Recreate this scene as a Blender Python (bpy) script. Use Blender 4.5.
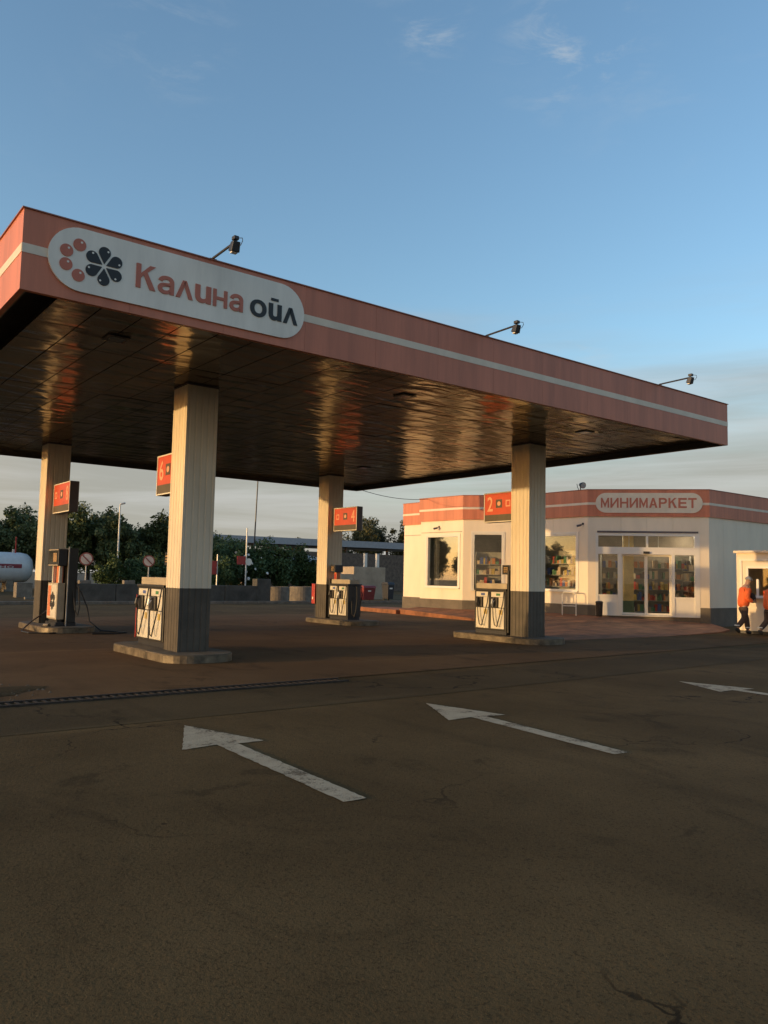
import bpy, bmesh, math, random
from mathutils import Vector, Matrix
random.seed(7)
for o in list(bpy.data.objects): bpy.data.objects.remove(o)
SC = bpy.context.scene; COL = SC.collection
rad = math.radians

# ------------------------------------------------------------------ camera
YAW, PITCH, ROLL, CAMH = 0.657, 0.0819, -0.0212, 1.52
def camera():
    cy, sy, cp, sp = math.cos(YAW), math.sin(YAW), math.cos(PITCH), math.sin(PITCH)
    f = Vector((sy*cp, cy*cp, sp)); r = Vector((cy, -sy, 0)); d = f.cross(r)
    cr, sr = math.cos(ROLL), math.sin(ROLL)
    r2 = r*cr + d*sr; d2 = d*cr - r*sr
    m = Matrix((r2, -d2, -f)).transposed().to_4x4(); m.translation = (0, 0, CAMH)
    c = bpy.data.cameras.new('camera'); c.sensor_fit = 'VERTICAL'; c.sensor_height = 36
    c.lens = 800.2453/1024*36; c.clip_start = .05; c.clip_end = 3000
    o = bpy.data.objects.new('camera', c); COL.objects.link(o); o.matrix_world = m
    SC.camera = o
camera()
SC.render.resolution_x = 768; SC.render.resolution_y = 1024

# ------------------------------------------------------------------ light
SUN_A, SUN_E = rad(13.5), rad(4.4)      # azimuth behind -x, elevation
w = bpy.data.worlds.new('World'); SC.world = w; w.use_nodes = True
nt = w.node_tree; N = nt.nodes; L = nt.links
bg = N['Background']; bg.inputs[1].default_value = 0.15
sky = N.new('ShaderNodeTexSky'); sky.sky_type = 'NISHITA'; sky.sun_disc = False
sky.sun_elevation = SUN_E; sky.sun_rotation = -(math.pi/2 - SUN_A)
sky.air_density = 1.0; sky.dust_density = 1.2; sky.ozone_density = 2.6
tc = N.new('ShaderNodeTexCoord'); sep = N.new('ShaderNodeSeparateXYZ'); L.new(tc.outputs['Generated'], sep.inputs[0])
def wmap(scale, loc=(0, 0, 0), rot=0.):
    m = N.new('ShaderNodeMapping'); m.inputs['Scale'].default_value = scale; m.inputs['Location'].default_value = loc
    vr = N.new('ShaderNodeVectorRotate'); vr.rotation_type = 'Z_AXIS'; vr.inputs['Angle'].default_value = rot
    L.new(tc.outputs['Generated'], vr.inputs['Vector']); L.new(vr.outputs[0], m.inputs[0]); return m
def wnoise(m, scale, detail, rough=.55, dist=0):
    n = N.new('ShaderNodeTexNoise'); n.inputs['Scale'].default_value = scale; n.inputs['Detail'].default_value = detail
    n.inputs['Roughness'].default_value = rough; n.inputs['Distortion'].default_value = dist
    L.new(m.outputs[0], n.inputs['Vector']); return n
def wrange(src, a, b, c=0., d=1.):
    n = N.new('ShaderNodeMapRange'); n.interpolation_type = 'SMOOTHSTEP'
    for i, v in enumerate((a, b, c, d)): n.inputs[i+1].default_value = v
    L.new(src, n.inputs[0]); return n.outputs[0]
def wmath(op, a, b):
    n = N.new('ShaderNodeMath'); n.operation = op
    for i, v in enumerate((a, b)):
        if isinstance(v, (int, float)): n.inputs[i].default_value = v
        else: L.new(v, n.inputs[i])
    return n.outputs[0]
def wmix(fac, a, b):
    n = N.new('ShaderNodeMix'); n.data_type = 'RGBA'
    if isinstance(fac, float): n.inputs[0].default_value = fac
    else: L.new(fac, n.inputs[0])
    for k, v in ((6, a), (7, b)):
        if isinstance(v, tuple): n.inputs[k].default_value = v + (1,)
        else: L.new(v, n.inputs[k])
    return n.outputs[2]
# grey haze bank with long streaks, low all round the horizon
bank = wnoise(wmap((1, 1, 7)), 2.2, 5, .55, .4)
bankedge = wmath('ADD', sep.outputs[2], wmath('MULTIPLY', wmath('SUBTRACT', bank.outputs[0], .5), -.30))
tint = N.new('ShaderNodeMix'); tint.data_type = 'RGBA'; tint.blend_type = 'MULTIPLY'; tint.inputs[0].default_value = 1
L.new(sky.outputs[0], tint.inputs[6]); tint.inputs[7].default_value = (2.33, 2.10, 1.90, 1)
SKY = tint.outputs[2]
lum = N.new('ShaderNodeRGBToBW'); L.new(SKY, lum.inputs[0])
bankf = wmath('MULTIPLY', wrange(bankedge, .36, .10, 0., .92), wrange(lum.outputs[0], 5.3, 15.0, 1., .15))   # haze near the sun glows instead of greying
streak = wnoise(wmap((1, 1, 14), (3, 1, 0)), 2.6, 6, .6, .6)
bankcol = wmix(wrange(streak.outputs[0], .35, .68), (1.70, 1.64, 1.47), (2.22, 2.17, 2.07))
# thin high wisps
wisp = wnoise(wmap((1.3, 1, 2.9), (.35, .1, .2), rad(14)), 5.0, 8, .62, .3)
cover = wnoise(wmap((1, 1, 1.6), (1.7, .4, 0), rad(14)), 2.4, 2, .5)
wispf = wmath('MULTIPLY', wrange(wisp.outputs[0], .50, .78), wrange(cover.outputs[0], .50, .66, 0., .5))
wispf = wmath('MULTIPLY', wispf, .35)
fine = wnoise(wmap((1, 1, 3.2), (.2, .5, .1)), 11.0, 8, .65, .4)
for dv, r_, k_ in (((.63, .53, .56), .085, .5), ((.67, .50, .56), .07, .4), ((.52, .61, .59), .06, .5), ((.75, .60, .29), .06, .5), ((.30, .77, .56), .10, .2)):   # the few loose wisps of this evening
    ds = N.new('ShaderNodeVectorMath'); ds.operation = 'DISTANCE'; L.new(tc.outputs['Generated'], ds.inputs[0]); ds.inputs[1].default_value = Vector(dv).normalized()
    wispf = wmath('MAXIMUM', wispf, wmath('MULTIPLY', wrange(ds.outputs['Value'], r_, 0., 0., k_), wrange(fine.outputs[0], .46, .70)))
c1 = wmix(wispf, SKY, (2.3, 2.5, 2.65))
# low haze turns warmer and brighter towards the setting sun
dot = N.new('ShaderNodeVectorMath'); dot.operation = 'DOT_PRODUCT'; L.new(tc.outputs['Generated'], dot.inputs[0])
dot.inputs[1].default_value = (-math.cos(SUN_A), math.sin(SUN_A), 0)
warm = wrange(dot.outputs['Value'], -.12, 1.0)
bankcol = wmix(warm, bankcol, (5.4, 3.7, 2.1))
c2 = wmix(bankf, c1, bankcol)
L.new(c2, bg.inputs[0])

sun = bpy.data.lights.new('sun', 'SUN'); sun.energy = 2.0; sun.angle = rad(.6); sun.color = (1.0, .64, .28)
so = bpy.data.objects.new('sun', sun); COL.objects.link(so)
SDIR = Vector((-math.cos(SUN_A)*math.cos(SUN_E), math.sin(SUN_A)*math.cos(SUN_E), math.sin(SUN_E)))
so.rotation_euler = SDIR.to_track_quat('Z', 'Y').to_euler()
so.location = SDIR*60

vs = SC.view_settings; vs.view_transform = 'Standard'; vs.look = 'None'; vs.exposure = 0.65; vs.gamma = 1; vs.use_curve_mapping = False
SC.render.engine = 'CYCLES'

# ------------------------------------------------------------------ materials
MATS = {}
def mat(name, col, rough=.6, metal=0., var=.12, vscale=3., bump=0., bscale=40., spec=.5, dirt=None, stretch=(1, 1, 1), coat=0.):
    """principled surface: base colour broken up by noise, optional relief, optional dirt colour"""
    if name in MATS: return MATS[name]
    m = bpy.data.materials.new(name); m.use_nodes = True; MATS[name] = m
    n = m.node_tree.nodes; l = m.node_tree.links; b = n['Principled BSDF']
    b.inputs['Roughness'].default_value = rough; b.inputs['Metallic'].default_value = metal
    b.inputs['Specular IOR Level'].default_value = spec; b.inputs['Coat Weight'].default_value = coat
    t = n.new('ShaderNodeTexCoord'); mp = n.new('ShaderNodeMapping'); mp.inputs['Scale'].default_value = stretch
    g = n.new('ShaderNodeNewGeometry'); l.new(g.outputs['Position'], mp.inputs[0])
    no = n.new('ShaderNodeTexNoise'); no.inputs['Scale'].default_value = vscale; no.inputs['Detail'].default_value = 6
    no.inputs['Roughness'].default_value = .65; l.new(mp.outputs[0], no.inputs['Vector'])
    mx = n.new('ShaderNodeMix'); mx.data_type = 'RGBA'
    dk = dirt if dirt else tuple(c*(1-2.2*var) for c in col); lt = tuple(min(1, c*(1+var)) for c in col)
    rp = n.new('ShaderNodeMapRange'); rp.inputs[1].default_value = .3; rp.inputs[2].default_value = .7
    l.new(no.outputs[0], rp.inputs[0]); l.new(rp.outputs[0], mx.inputs[0])
    mx.inputs[6].default_value = dk+(1,); mx.inputs[7].default_value = lt+(1,)
    l.new(mx.outputs[2], b.inputs['Base Color'])
    if bump:
        nb = n.new('ShaderNodeTexNoise'); nb.inputs['Scale'].default_value = bscale; nb.inputs['Detail'].default_value = 4
        l.new(mp.outputs[0], nb.inputs['Vector']); bp = n.new('ShaderNodeBump'); bp.inputs['Strength'].default_value = bump
        bp.inputs['Distance'].default_value = .02; l.new(nb.outputs[0], bp.inputs['Height']); l.new(bp.outputs[0], b.inputs['Normal'])
    return m

def asphalt(name, base, tint, cracks=True, patch=True):
    m = bpy.data.materials.new(name); m.use_nodes = True; MATS[name] = m
    n = m.node_tree.nodes; l = m.node_tree.links; b = n['Principled BSDF']
    b.inputs['Roughness'].default_value = .92; b.inputs['Specular IOR Level'].default_value = .12
    g = n.new('ShaderNodeNewGeometry')
    def noise(sc, det, ro=.6, stretch=(1, 1, 1), dist=0):
        mp = n.new('ShaderNodeMapping'); mp.inputs['Scale'].default_value = stretch; l.new(g.outputs['Position'], mp.inputs[0])
        x = n.new('ShaderNodeTexNoise'); x.inputs['Scale'].default_value = sc; x.inputs['Detail'].default_value = det
        x.inputs['Roughness'].default_value = ro; x.inputs['Distortion'].default_value = dist; l.new(mp.outputs[0], x.inputs['Vector']); return x.outputs[0]
    def rng(s, a, c, lo=0., hi=1.):
        x = n.new('ShaderNodeMapRange'); x.interpolation_type = 'SMOOTHSTEP'
        for i, v in enumerate((a, c, lo, hi)): x.inputs[i+1].default_value = v
        l.new(s, x.inputs[0]); return x.outputs[0]
    def mix(f, a, c, mode='MIX'):
        x = n.new('ShaderNodeMix'); x.data_type = 'RGBA'; x.blend_type = mode
        if isinstance(f, float): x.inputs[0].default_value = f
        else: l.new(f, x.inputs[0])
        for k, v in ((6, a), (7, c)):
            if isinstance(v, tuple): x.inputs[k].default_value = v+(1,)
            else: l.new(v, x.inputs[k])
        return x.outputs[2]
    dk = tuple(c*.55 for c in base)
    c = mix(rng(noise(.35, 5), .3, .72), base, tint)
    c = mix(rng(noise(1.1, 6, .7, (1, .5, 1), 1.0), .52, .74, 0, .75), c, dk)          # oil and wet-looking stains
    c = mix(rng(noise(.16, 3, .5, (1, 1, 1), .6), .52, .70, 0, .45), c, tuple(v*.75 for v in base))
    c = mix(rng(noise(95, 2, .8), .62, .78, 0, .55), c, tuple(min(1, v*2.6) for v in tint))   # pale stones in the mix
    c = mix(rng(noise(60, 3, .8), .50, .34, 0, .65), c, tuple(v*.3 for v in base))
    c = mix(rng(noise(1.0, 4, .55, (1.5, .07, 1), .15), .56, .70, 0, .30), c, tuple(v*.55 for v in base))     # tyre marks along the driving direction
    c = mix(rng(noise(.7, 5, .6, (.12, 1.4, 1), .3), .60, .72, 0, .35), c, tuple(min(1, v*1.5) for v in tint))  # dusty drag marks
    c = mix(rng(noise(.55, 7, .7, (1, 1, 1), 1.4), .60, .66, 0, .55), c, tuple(v*.48 for v in base))           # old spill outlines
    sp = n.new('ShaderNodeTexVoronoi'); sp.inputs['Scale'].default_value = 1.3; l.new(g.outputs['Position'], sp.inputs['Vector'])
    c = mix(rng(sp.outputs['Distance'], .045, .03, 0, .7), c, tuple(v*.3 for v in base))       # dropped oil spots
    if cracks:
        wv = n.new('ShaderNodeTexNoise'); wv.inputs['Scale'].default_value = 1.6; wv.inputs['Detail'].default_value = 6; l.new(g.outputs['Position'], wv.inputs['Vector'])
        vm = n.new('ShaderNodeVectorMath'); vm.operation = 'MULTIPLY_ADD'; l.new(wv.outputs['Color'], vm.inputs[0]); vm.inputs[1].default_value = (.9, .9, .9); l.new(g.outputs['Position'], vm.inputs[2])
        vo = n.new('ShaderNodeTexVoronoi'); vo.feature = 'DISTANCE_TO_EDGE'; vo.inputs['Scale'].default_value = .33; l.new(vm.outputs[0], vo.inputs['Vector'])
        k = n.new('ShaderNodeMath'); k.operation = 'MULTIPLY'; l.new(rng(vo.outputs['Distance'], .006, .002), k.inputs[0]); l.new(rng(noise(.45, 2), .46, .6, 0, .9), k.inputs[1])
        c = mix(k.outputs[0], c, tuple(v*.25 for v in base))
    l.new(c, b.inputs['Base Color'])
    h = n.new('ShaderNodeMath'); h.operation = 'ADD'; l.new(noise(75, 3, .7), h.inputs[0]); l.new(noise(9, 3), h.inputs[1])
    bp = n.new('ShaderNodeBump'); bp.inputs['Strength'].default_value = .5; bp.inputs['Distance'].default_value = .012
    l.new(h.outputs[0], bp.inputs['Height']); l.new(bp.outputs[0], b.inputs['Normal'])
    return m

def worn_paint():
    m = mat('road_paint', (.41, .335, .22), .8, var=.10, vscale=5, bump=.4, bscale=70)
    n = m.node_tree.nodes; l = m.node_tree.links; b = n['Principled BSDF']; src = b.inputs['Base Color'].links[0].from_socket
    g = n.new('ShaderNodeNewGeometry')
    def noise(sc, d_):
        x = n.new('ShaderNodeTexNoise'); x.inputs['Scale'].default_value = sc; x.inputs['Detail'].default_value = d_; x.inputs['Roughness'].default_value = .7; l.new(g.outputs['Position'], x.inputs['Vector']); return x.outputs[0]
    ad = n.new('ShaderNodeMath'); ad.operation = 'MULTIPLY_ADD'; l.new(noise(38, 5), ad.inputs[0]); ad.inputs[1].default_value = .55; l.new(noise(3.2, 5), ad.inputs[2])
    rr = n.new('ShaderNodeMapRange'); rr.inputs[1].default_value = .80; rr.inputs[2].default_value = .90; l.new(ad.outputs[0], rr.inputs[0])
    mx = n.new('ShaderNodeMix'); mx.data_type = 'RGBA'; l.new(rr.outputs[0], mx.inputs[0]); l.new(src, mx.inputs[6]); mx.inputs[7].default_value = (.10, .068, .033, 1)
    l.new(mx.outputs[2], b.inputs['Base Color']); return m
def soffit_mat():
    """dull brown-coated sheet metal: soft even-strength reflection, slightly buckled sheets"""
    m = bpy.data.materials.new('soffit_metal'); m.use_nodes = True
    n = m.node_tree.nodes; l = m.node_tree.links; n.remove(n['Principled BSDF'])
    g = n.new('ShaderNodeNewGeometry')
    mp = n.new('ShaderNodeMapping'); mp.inputs['Scale'].default_value = (.42, 1.25, 1); l.new(g.outputs['Position'], mp.inputs[0])
    x = n.new('ShaderNodeTexNoise'); x.inputs['Scale'].default_value = 2.0; x.inputs['Detail'].default_value = 1.6; x.inputs['Distortion'].default_value = .5
    l.new(mp.outputs[0], x.inputs['Vector'])
    bp = n.new('ShaderNodeBump'); bp.inputs['Strength'].default_value = 1; bp.inputs['Distance'].default_value = .048
    l.new(x.outputs[0], bp.inputs['Height'])
    y = n.new('ShaderNodeTexNoise'); y.inputs['Scale'].default_value = .9; y.inputs['Detail'].default_value = 6; y.inputs['Roughness'].default_value = .65; l.new(g.outputs['Position'], y.inputs['Vector'])
    def ramp(a, c):
        mx = n.new('ShaderNodeMix'); mx.data_type = 'RGBA'; l.new(y.outputs[0], mx.inputs[0]); mx.inputs[6].default_value = a+(1,); mx.inputs[7].default_value = c+(1,); return mx.outputs[2]
    gl = n.new('ShaderNodeBsdfGlossy'); l.new(ramp((.17, .15, .125), (.37, .325, .27)), gl.inputs[0]); l.new(bp.outputs[0], gl.inputs['Normal'])
    rg = n.new('ShaderNodeMapRange'); l.new(y.outputs[0], rg.inputs[0]); rg.inputs[1].default_value = .3; rg.inputs[2].default_value = .7; rg.inputs[3].default_value = .22; rg.inputs[4].default_value = .11; l.new(rg.outputs[0], gl.inputs['Roughness'])
    df = n.new('ShaderNodeBsdfDiffuse'); l.new(ramp((.03, .027, .023), (.07, .063, .053)), df.inputs[0])
    ad = n.new('ShaderNodeAddShader'); l.new(gl.outputs[0], ad.inputs[0]); l.new(df.outputs[0], ad.inputs[1]); l.new(ad.outputs[0], n['Material Output'].inputs[0])
    return m

def glass_mat():
    m = bpy.data.materials.new('window_glass'); m.use_nodes = True
    n = m.node_tree.nodes; l = m.node_tree.links; n.remove(n['Principled BSDF'])
    t = n.new('ShaderNodeBsdfTransparent'); t.inputs[0].default_value = (.92, .93, .92, 1)
    gl = n.new('ShaderNodeBsdfGlossy'); gl.inputs['Roughness'].default_value = .015; gl.inputs[0].default_value = (1, 1, 1, 1)
    fr = n.new('ShaderNodeFresnel'); fr.inputs[0].default_value = 1.55
    mu = n.new('ShaderNodeMath'); mu.operation = 'MULTIPLY'; mu.inputs[1].default_value = .55; mu.use_clamp = True; l.new(fr.outputs[0], mu.inputs[0])
    mx = n.new('ShaderNodeMixShader'); l.new(mu.outputs[0], mx.inputs[0]); l.new(t.outputs[0], mx.inputs[1]); l.new(gl.outputs[0], mx.inputs[2])
    l.new(mx.outputs[0], n['Material Output'].inputs[0]); return m

def leaf_mat(name, a, b_):
    m = bpy.data.materials.new(name); m.use_nodes = True
    n = m.node_tree.nodes; l = m.node_tree.links; b = n['Principled BSDF']; b.inputs['Roughness'].default_value = .6; b.inputs['Specular IOR Level'].default_value = .25
    g = n.new('ShaderNodeNewGeometry'); mx = n.new('ShaderNodeMix'); mx.data_type = 'RGBA'; l.new(g.outputs['Random Per Island'], mx.inputs[0])
    mx.inputs[6].default_value = a+(1,); mx.inputs[7].default_value = b_+(1,); l.new(mx.outputs[2], b.inputs['Base Color'])
    return m

def attr_mat(name, rough=.5):
    m = bpy.data.materials.new(name); m.use_nodes = True
    n = m.node_tree.nodes; l = m.node_tree.links; b = n['Principled BSDF']; b.inputs['Roughness'].default_value = rough
    a = n.new('ShaderNodeAttribute'); a.attribute_name = 'Col'; l.new(a.outputs['Color'], b.inputs['Base Color']); return m

def emit_mat(name, col, s):
    m = bpy.data.materials.new(name); m.use_nodes = True; b = m.node_tree.nodes['Principled BSDF']
    b.inputs['Base Color'].default_value = col+(1,); b.inputs['Emission Color'].default_value = col+(1,); b.inputs['Emission Strength'].default_value = s; return m

M = dict(
 asphalt=asphalt('asphalt', (.084, .0515, .020), (.136, .086, .036)),
 asphalt_dark=asphalt('asphalt_dark', (.070, .046, .021), (.106, .071, .033)),
 paving=asphalt('forecourt_paving', (.122, .068, .031), (.172, .098, .045), cracks=False),
 pavers=mat('red_pavers', (.29, .115, .05), .85, var=.28, vscale=1.8, bump=.4, bscale=25),
 earth=mat('earth', (.075, .07, .045), .95, var=.35, vscale=.3, bump=.6, bscale=8),
 road_paint=worn_paint(),
 salmon=mat('salmon_cladding', (.585, .188, .098), .5, var=.11, vscale=2.2, stretch=(1.6, 1.6, .16)),
 salmon_trim=mat('salmon_trim', (.34, .13, .085), .5),
 stripe=mat('pale_stripe', (.74, .62, .47), .5, var=.06),
 oval=mat('sign_white', (.84, .77, .65), .45, var=.08, vscale=1.6, stretch=(1.5, 1.5, .3)),
 logo_red=mat('logo_red', (.52, .15, .085), .5, var=.05),
 logo_dark=mat('logo_dark', (.016, .015, .014), .5, var=.05),
 column=mat('column_cream', (.75, .65, .495), .5, var=.08, vscale=1.6, stretch=(1, 1, .3)),
 column_dark=mat('column_charcoal', (.082, .067, .049), .55, var=.16, vscale=2.5, dirt=(.048, .04, .03)),
 concrete=mat('concrete', (.22, .185, .14), .9, var=.2, vscale=3, bump=.4, bscale=30),
 island=mat('island_concrete', (.135, .108, .076), .9, var=.25, vscale=3, bump=.4, bscale=30),
 rubble=mat('rubble_stone', (.15, .12, .085), .95, var=.3, vscale=9),
 concrete_shaded=mat('concrete_shaded', (.095, .088, .072), .9, var=.25, vscale=1.5, bump=.4, bscale=20),  # darker copy of concrete; the low wall's shade is put into the colour
 worn_yellow=mat('worn_steel_edge', (.17, .135, .09), .5, metal=.25, var=.35, vscale=4),
 steel_dark=mat('dark_steel', (.045, .045, .05), .45, metal=.5),
 rust=mat('rusty_steel', (.052, .037, .026), .75, metal=.3, var=.3, vscale=12),
 galv=mat('galvanised_steel', (.48, .48, .48), .45, metal=.7),
 dim=mat('canopy_inside', (.22, .23, .21), .8),
 roof=mat('roof_felt', (.12, .12, .12), .9),
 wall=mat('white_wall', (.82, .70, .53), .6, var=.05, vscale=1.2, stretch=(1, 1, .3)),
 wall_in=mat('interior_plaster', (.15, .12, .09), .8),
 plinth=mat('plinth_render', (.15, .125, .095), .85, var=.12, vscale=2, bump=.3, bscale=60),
 pvc=mat('white_pvc', (.76, .71, .62), .4, var=.03),
 sign_red=mat('pump_sign_red', (.62, .085, .035), .4, var=.05),
 sign_band=mat('pump_sign_band', (.105, .08, .05), .5),
 sign_case=mat('pump_sign_case', (.13, .10, .10), .5),
 sign_pale=mat('pump_sign_pale', (.80, .40, .24), .5, var=.04),
 pump_white=mat('pump_white', (.66, .62, .52), .35, var=.06, vscale=5, dirt=(.55, .5, .42)),
 pump_black=mat('pump_black', (.028, .025, .022), .4, var=.2),
 pump_beige=mat('pump_header_beige', (.42, .35, .25), .5),
 pump_red=mat('pump_red', (.42, .035, .025), .45),
 grade_0=mat('grade_green', (.05, .20, .08), .5), grade_1=mat('grade_blue', (.06, .10, .30), .5), notice=mat('notice_sticker', (.50, .36, .10), .5),
 orange=mat('pump_orange', (.62, .19, .075), .5),
 rubber=mat('black_rubber', (.018, .017, .016), .55),
 screen=mat('display_glass', (.03, .03, .025), .12),
 display=mat('display_digits', (.42, .25, .10), .5, var=.4, vscale=30),
 tank=mat('tank_white', (.66, .66, .64), .35, var=.05),
 tank_red=mat('tank_red', (.25, .03, .04), .5),
 letter_pale=mat('letter_pale', (.62, .58, .56), .5),
 bark=mat('bark', (.07, .055, .04), .95, var=.25, vscale=6, bump=.8, bscale=12),
 leaf_a=leaf_mat('leaf_dark', (.052, .070, .026), (.105, .130, .048)),
 leaf_b=leaf_mat('leaf_olive', (.055, .060, .022), (.11, .10, .040)),
 leaf_c=leaf_mat('leaf_shrub', (.042, .072, .025), (.085, .125, .042)),
 blossom=mat('blossom_white', (.75, .68, .60), .7),
 grey_roof=mat('far_roof_grey', (.36, .36, .37), .5, var=.08),
 far_wall=mat('far_wall', (.17, .12, .085), .8, var=.25),
 beige_block=mat('beige_plaster', (.46, .36, .25), .85, var=.12, vscale=1.5, bump=.3),
 bin_red=mat('bin_red', (.25, .035, .03), .45),
 bin_dark=mat('bin_dark', (.03, .03, .035), .5),
 sign_grey=mat('road_sign_face', (.48, .42, .38), .5),
 sign_ring=mat('road_sign_red', (.22, .06, .045), .5),
 skin=mat('skin', (.40, .23, .16), .55),
 hivis=mat('hi_vis_orange', (.85, .15, .035), .75, var=.12, vscale=9),
 trousers=mat('work_trousers', (.085, .055, .04), .85, var=.2, vscale=9),
 boots=mat('boots', (.02, .02, .02), .6),
 cap=mat('grey_cap', (.30, .30, .30), .8),
 reflect=mat('reflective_band', (.75, .75, .72), .35),
 glove=mat('dark_bundle', (.03, .025, .02), .8),
 shelf=mat('shelf_metal', (.36, .34, .30), .5),
 cream_post=mat('interior_yellow', (.70, .48, .17), .7),
 goods=attr_mat('goods_packaging'),
 lamp_emit=emit_mat('interior_lamp', (1.0, .84, .58), 55),
 soffit=soffit_mat(), glass=glass_mat(),
)

# ------------------------------------------------------------------ helpers
class MB:
    def __init__(s): s.v = []; s.f = []; s.c = None
    def add(s, vs_, fs):
        k = len(s.v); s.v += [tuple(v) for v in vs_]; s.f += [tuple(i+k for i in f) for f in fs]; return s
    def box(s, x0, x1, y0, y1, z0, z1):
        if x0 > x1: x0, x1 = x1, x0
        if y0 > y1: y0, y1 = y1, y0
        return s.add([(x0, y0, z0), (x1, y0, z0), (x1, y1, z0), (x0, y1, z0), (x0, y0, z1), (x1, y0, z1), (x1, y1, z1), (x0, y1, z1)],
              [(3, 2, 1, 0), (4, 5, 6, 7), (0, 1, 5, 4), (1, 2, 6, 5), (2, 3, 7, 6), (3, 0, 4, 7)])
    def prism(s, pts, z0, z1):
        """polygon pts (ccw from above) extruded in z; z0/z1 number or per-vertex list"""
        n = len(pts); a = z0 if isinstance(z0, list) else [z0]*n; b = z1 if isinstance(z1, list) else [z1]*n
        return s.add([(p[0], p[1], a[i]) for i, p in enumerate(pts)] + [(p[0], p[1], b[i]) for i, p in enumerate(pts)],
              [tuple(range(n-1, -1, -1)), tuple(range(n, 2*n))] + [(i, (i+1) % n, n+(i+1) % n, n+i) for i in range(n)])
    def prism_m(s, pts, d, mtx):
        """2-D polygon extruded by d along local z, placed by matrix"""
        n = len(pts)
        vs_ = [mtx @ Vector((p[0], p[1], 0)) for p in pts] + [mtx @ Vector((p[0], p[1], d)) for p in pts]
        return s.add(vs_, [tuple(range(n-1, -1, -1)), tuple(range(n, 2*n))] + [(i, (i+1) % n, n+(i+1) % n, n+i) for i in range(n)])
    def tube(s, path, r, seg=8, caps=True):
        path = [Vector(p) for p in path]; n = len(path); rr = r if isinstance(r, (list, tuple)) else [r]*n
        k = len(s.v); up = None
        for i, p in enumerate(path):
            t = (path[min(i+1, n-1)] - path[max(i-1, 0)]).normalized()
            a = up if up is not None else (Vector((0, 0, 1)) if abs(t.z) < .9 else Vector((1, 0, 0)))
            x = t.cross(a).normalized(); y = x.cross(t).normalized(); up = y
            for j in range(seg):
                q = 2*math.pi*j/seg; s.v.append(tuple(p + (x*math.cos(q)+y*math.sin(q))*rr[i]))
        for i in range(n-1):
            for j in range(seg):
                s.f.append((k+i*seg+j, k+i*seg+(j+1) % seg, k+(i+1)*seg+(j+1) % seg, k+(i+1)*seg+j))
        if caps:
            s.f.append(tuple(k+j for j in range(seg-1, -1, -1))); s.f.append(tuple(k+(n-1)*seg+j for j in range(seg)))
        return s
    def lathe(s, prof, axis_o, axis_d, seg=24):
        """profile of (distance along axis, radius)"""
        o = Vector(axis_o); d = Vector(axis_d).normalized(); a = Vector((0, 0, 1)) if abs(d.z) < .9 else Vector((1, 0, 0))
        x = d.cross(a).normalized(); y = x.cross(d); k = len(s.v); n = len(prof)
        for t, r in prof:
            for j in range(seg):
                q = 2*math.pi*j/seg; s.v.append(tuple(o + d*t + (x*math.cos(q)+y*math.sin(q))*max(r, 1e-4)))
        for i in range(n-1):
            for j in range(seg): s.f.append((k+i*seg+j, k+i*seg+(j+1) % seg, k+(i+1)*seg+(j+1) % seg, k+(i+1)*seg+j))
        s.f.append(tuple(k+j for j in range(seg-1, -1, -1))); s.f.append(tuple(k+(n-1)*seg+j for j in range(seg)))
        return s
    def build(s, name, m, parent=None, bevel=0., smooth=False, loc=None):
        me = bpy.data.meshes.new(name); me.from_pydata(s.v, [], s.f); 
        bm = bmesh.new(); bm.from_mesh(me); bmesh.ops.recalc_face_normals(bm, faces=bm.faces)
        if bevel: bmesh.ops.bevel(bm, geom=bm.edges[:], offset=bevel, segments=2, affect='EDGES', profile=.5)
        bm.to_mesh(me); bm.free()
        if s.c:
            at = me.color_attributes.new('Col', 'FLOAT_COLOR', 'CORNER')
            for p in me.polygons:
                c = s.c[min(p.index//6, len(s.c)-1)]
                for li in p.loop_indices: at.data[li].color = c+(1,)
        me.materials.append(m)
        if smooth:
            for p in me.polygons: p.use_smooth = True
        o = bpy.data.objects.new(name, me); COL.objects.link(o)
        if loc: o.location = loc
        if parent: o.parent = parent
        return o
def tag(o, label, cat, group=None):
    o['label'] = label; o['category'] = cat
    if group: o['group'] = group
    return o
def struct(o): o['kind'] = 'structure'; return o
def empty(name, label, cat, loc=(0, 0, 0), group=None, rz=0):
    o = bpy.data.objects.new(name, None); COL.objects.link(o); o.location = loc; o.rotation_euler = (0, 0, rz); o.empty_display_size = .2
    if label: tag(o, label, cat, group)
    return o
def linkcopy(src, name, parent=None, mtx=None):
    o = src.copy(); COL.objects.link(o); o.parent = parent
    if mtx is not None: o.matrix_local = mtx
    return o
def plane_m(o, u, n):
    """matrix with local x=u, local y=world up, local z=n"""
    u = Vector(u).normalized(); n = Vector(n).normalized(); v = n.cross(u)
    m = Matrix((u, v, n)).transposed().to_4x4(); m.translation = o; return m
def stadium(x0, x1, z0, z1, seg=16):
    r = (z1-z0)/2; c = (z0+z1)/2; pts = []
    for i in range(seg+1): q = -math.pi/2 + math.pi*i/seg; pts.append((x1-r+r*math.cos(q), c+r*math.sin(q)))
    for i in range(seg+1): q = math.pi/2 + math.pi*i/seg; pts.append((x0+r+r*math.cos(q), c+r*math.sin(q)))
    return pts
def circle(x, y, r, seg=20): return [(x+r*math.cos(2*math.pi*i/seg), y+r*math.sin(2*math.pi*i/seg)) for i in range(seg)]
_glyph = {}
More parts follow.
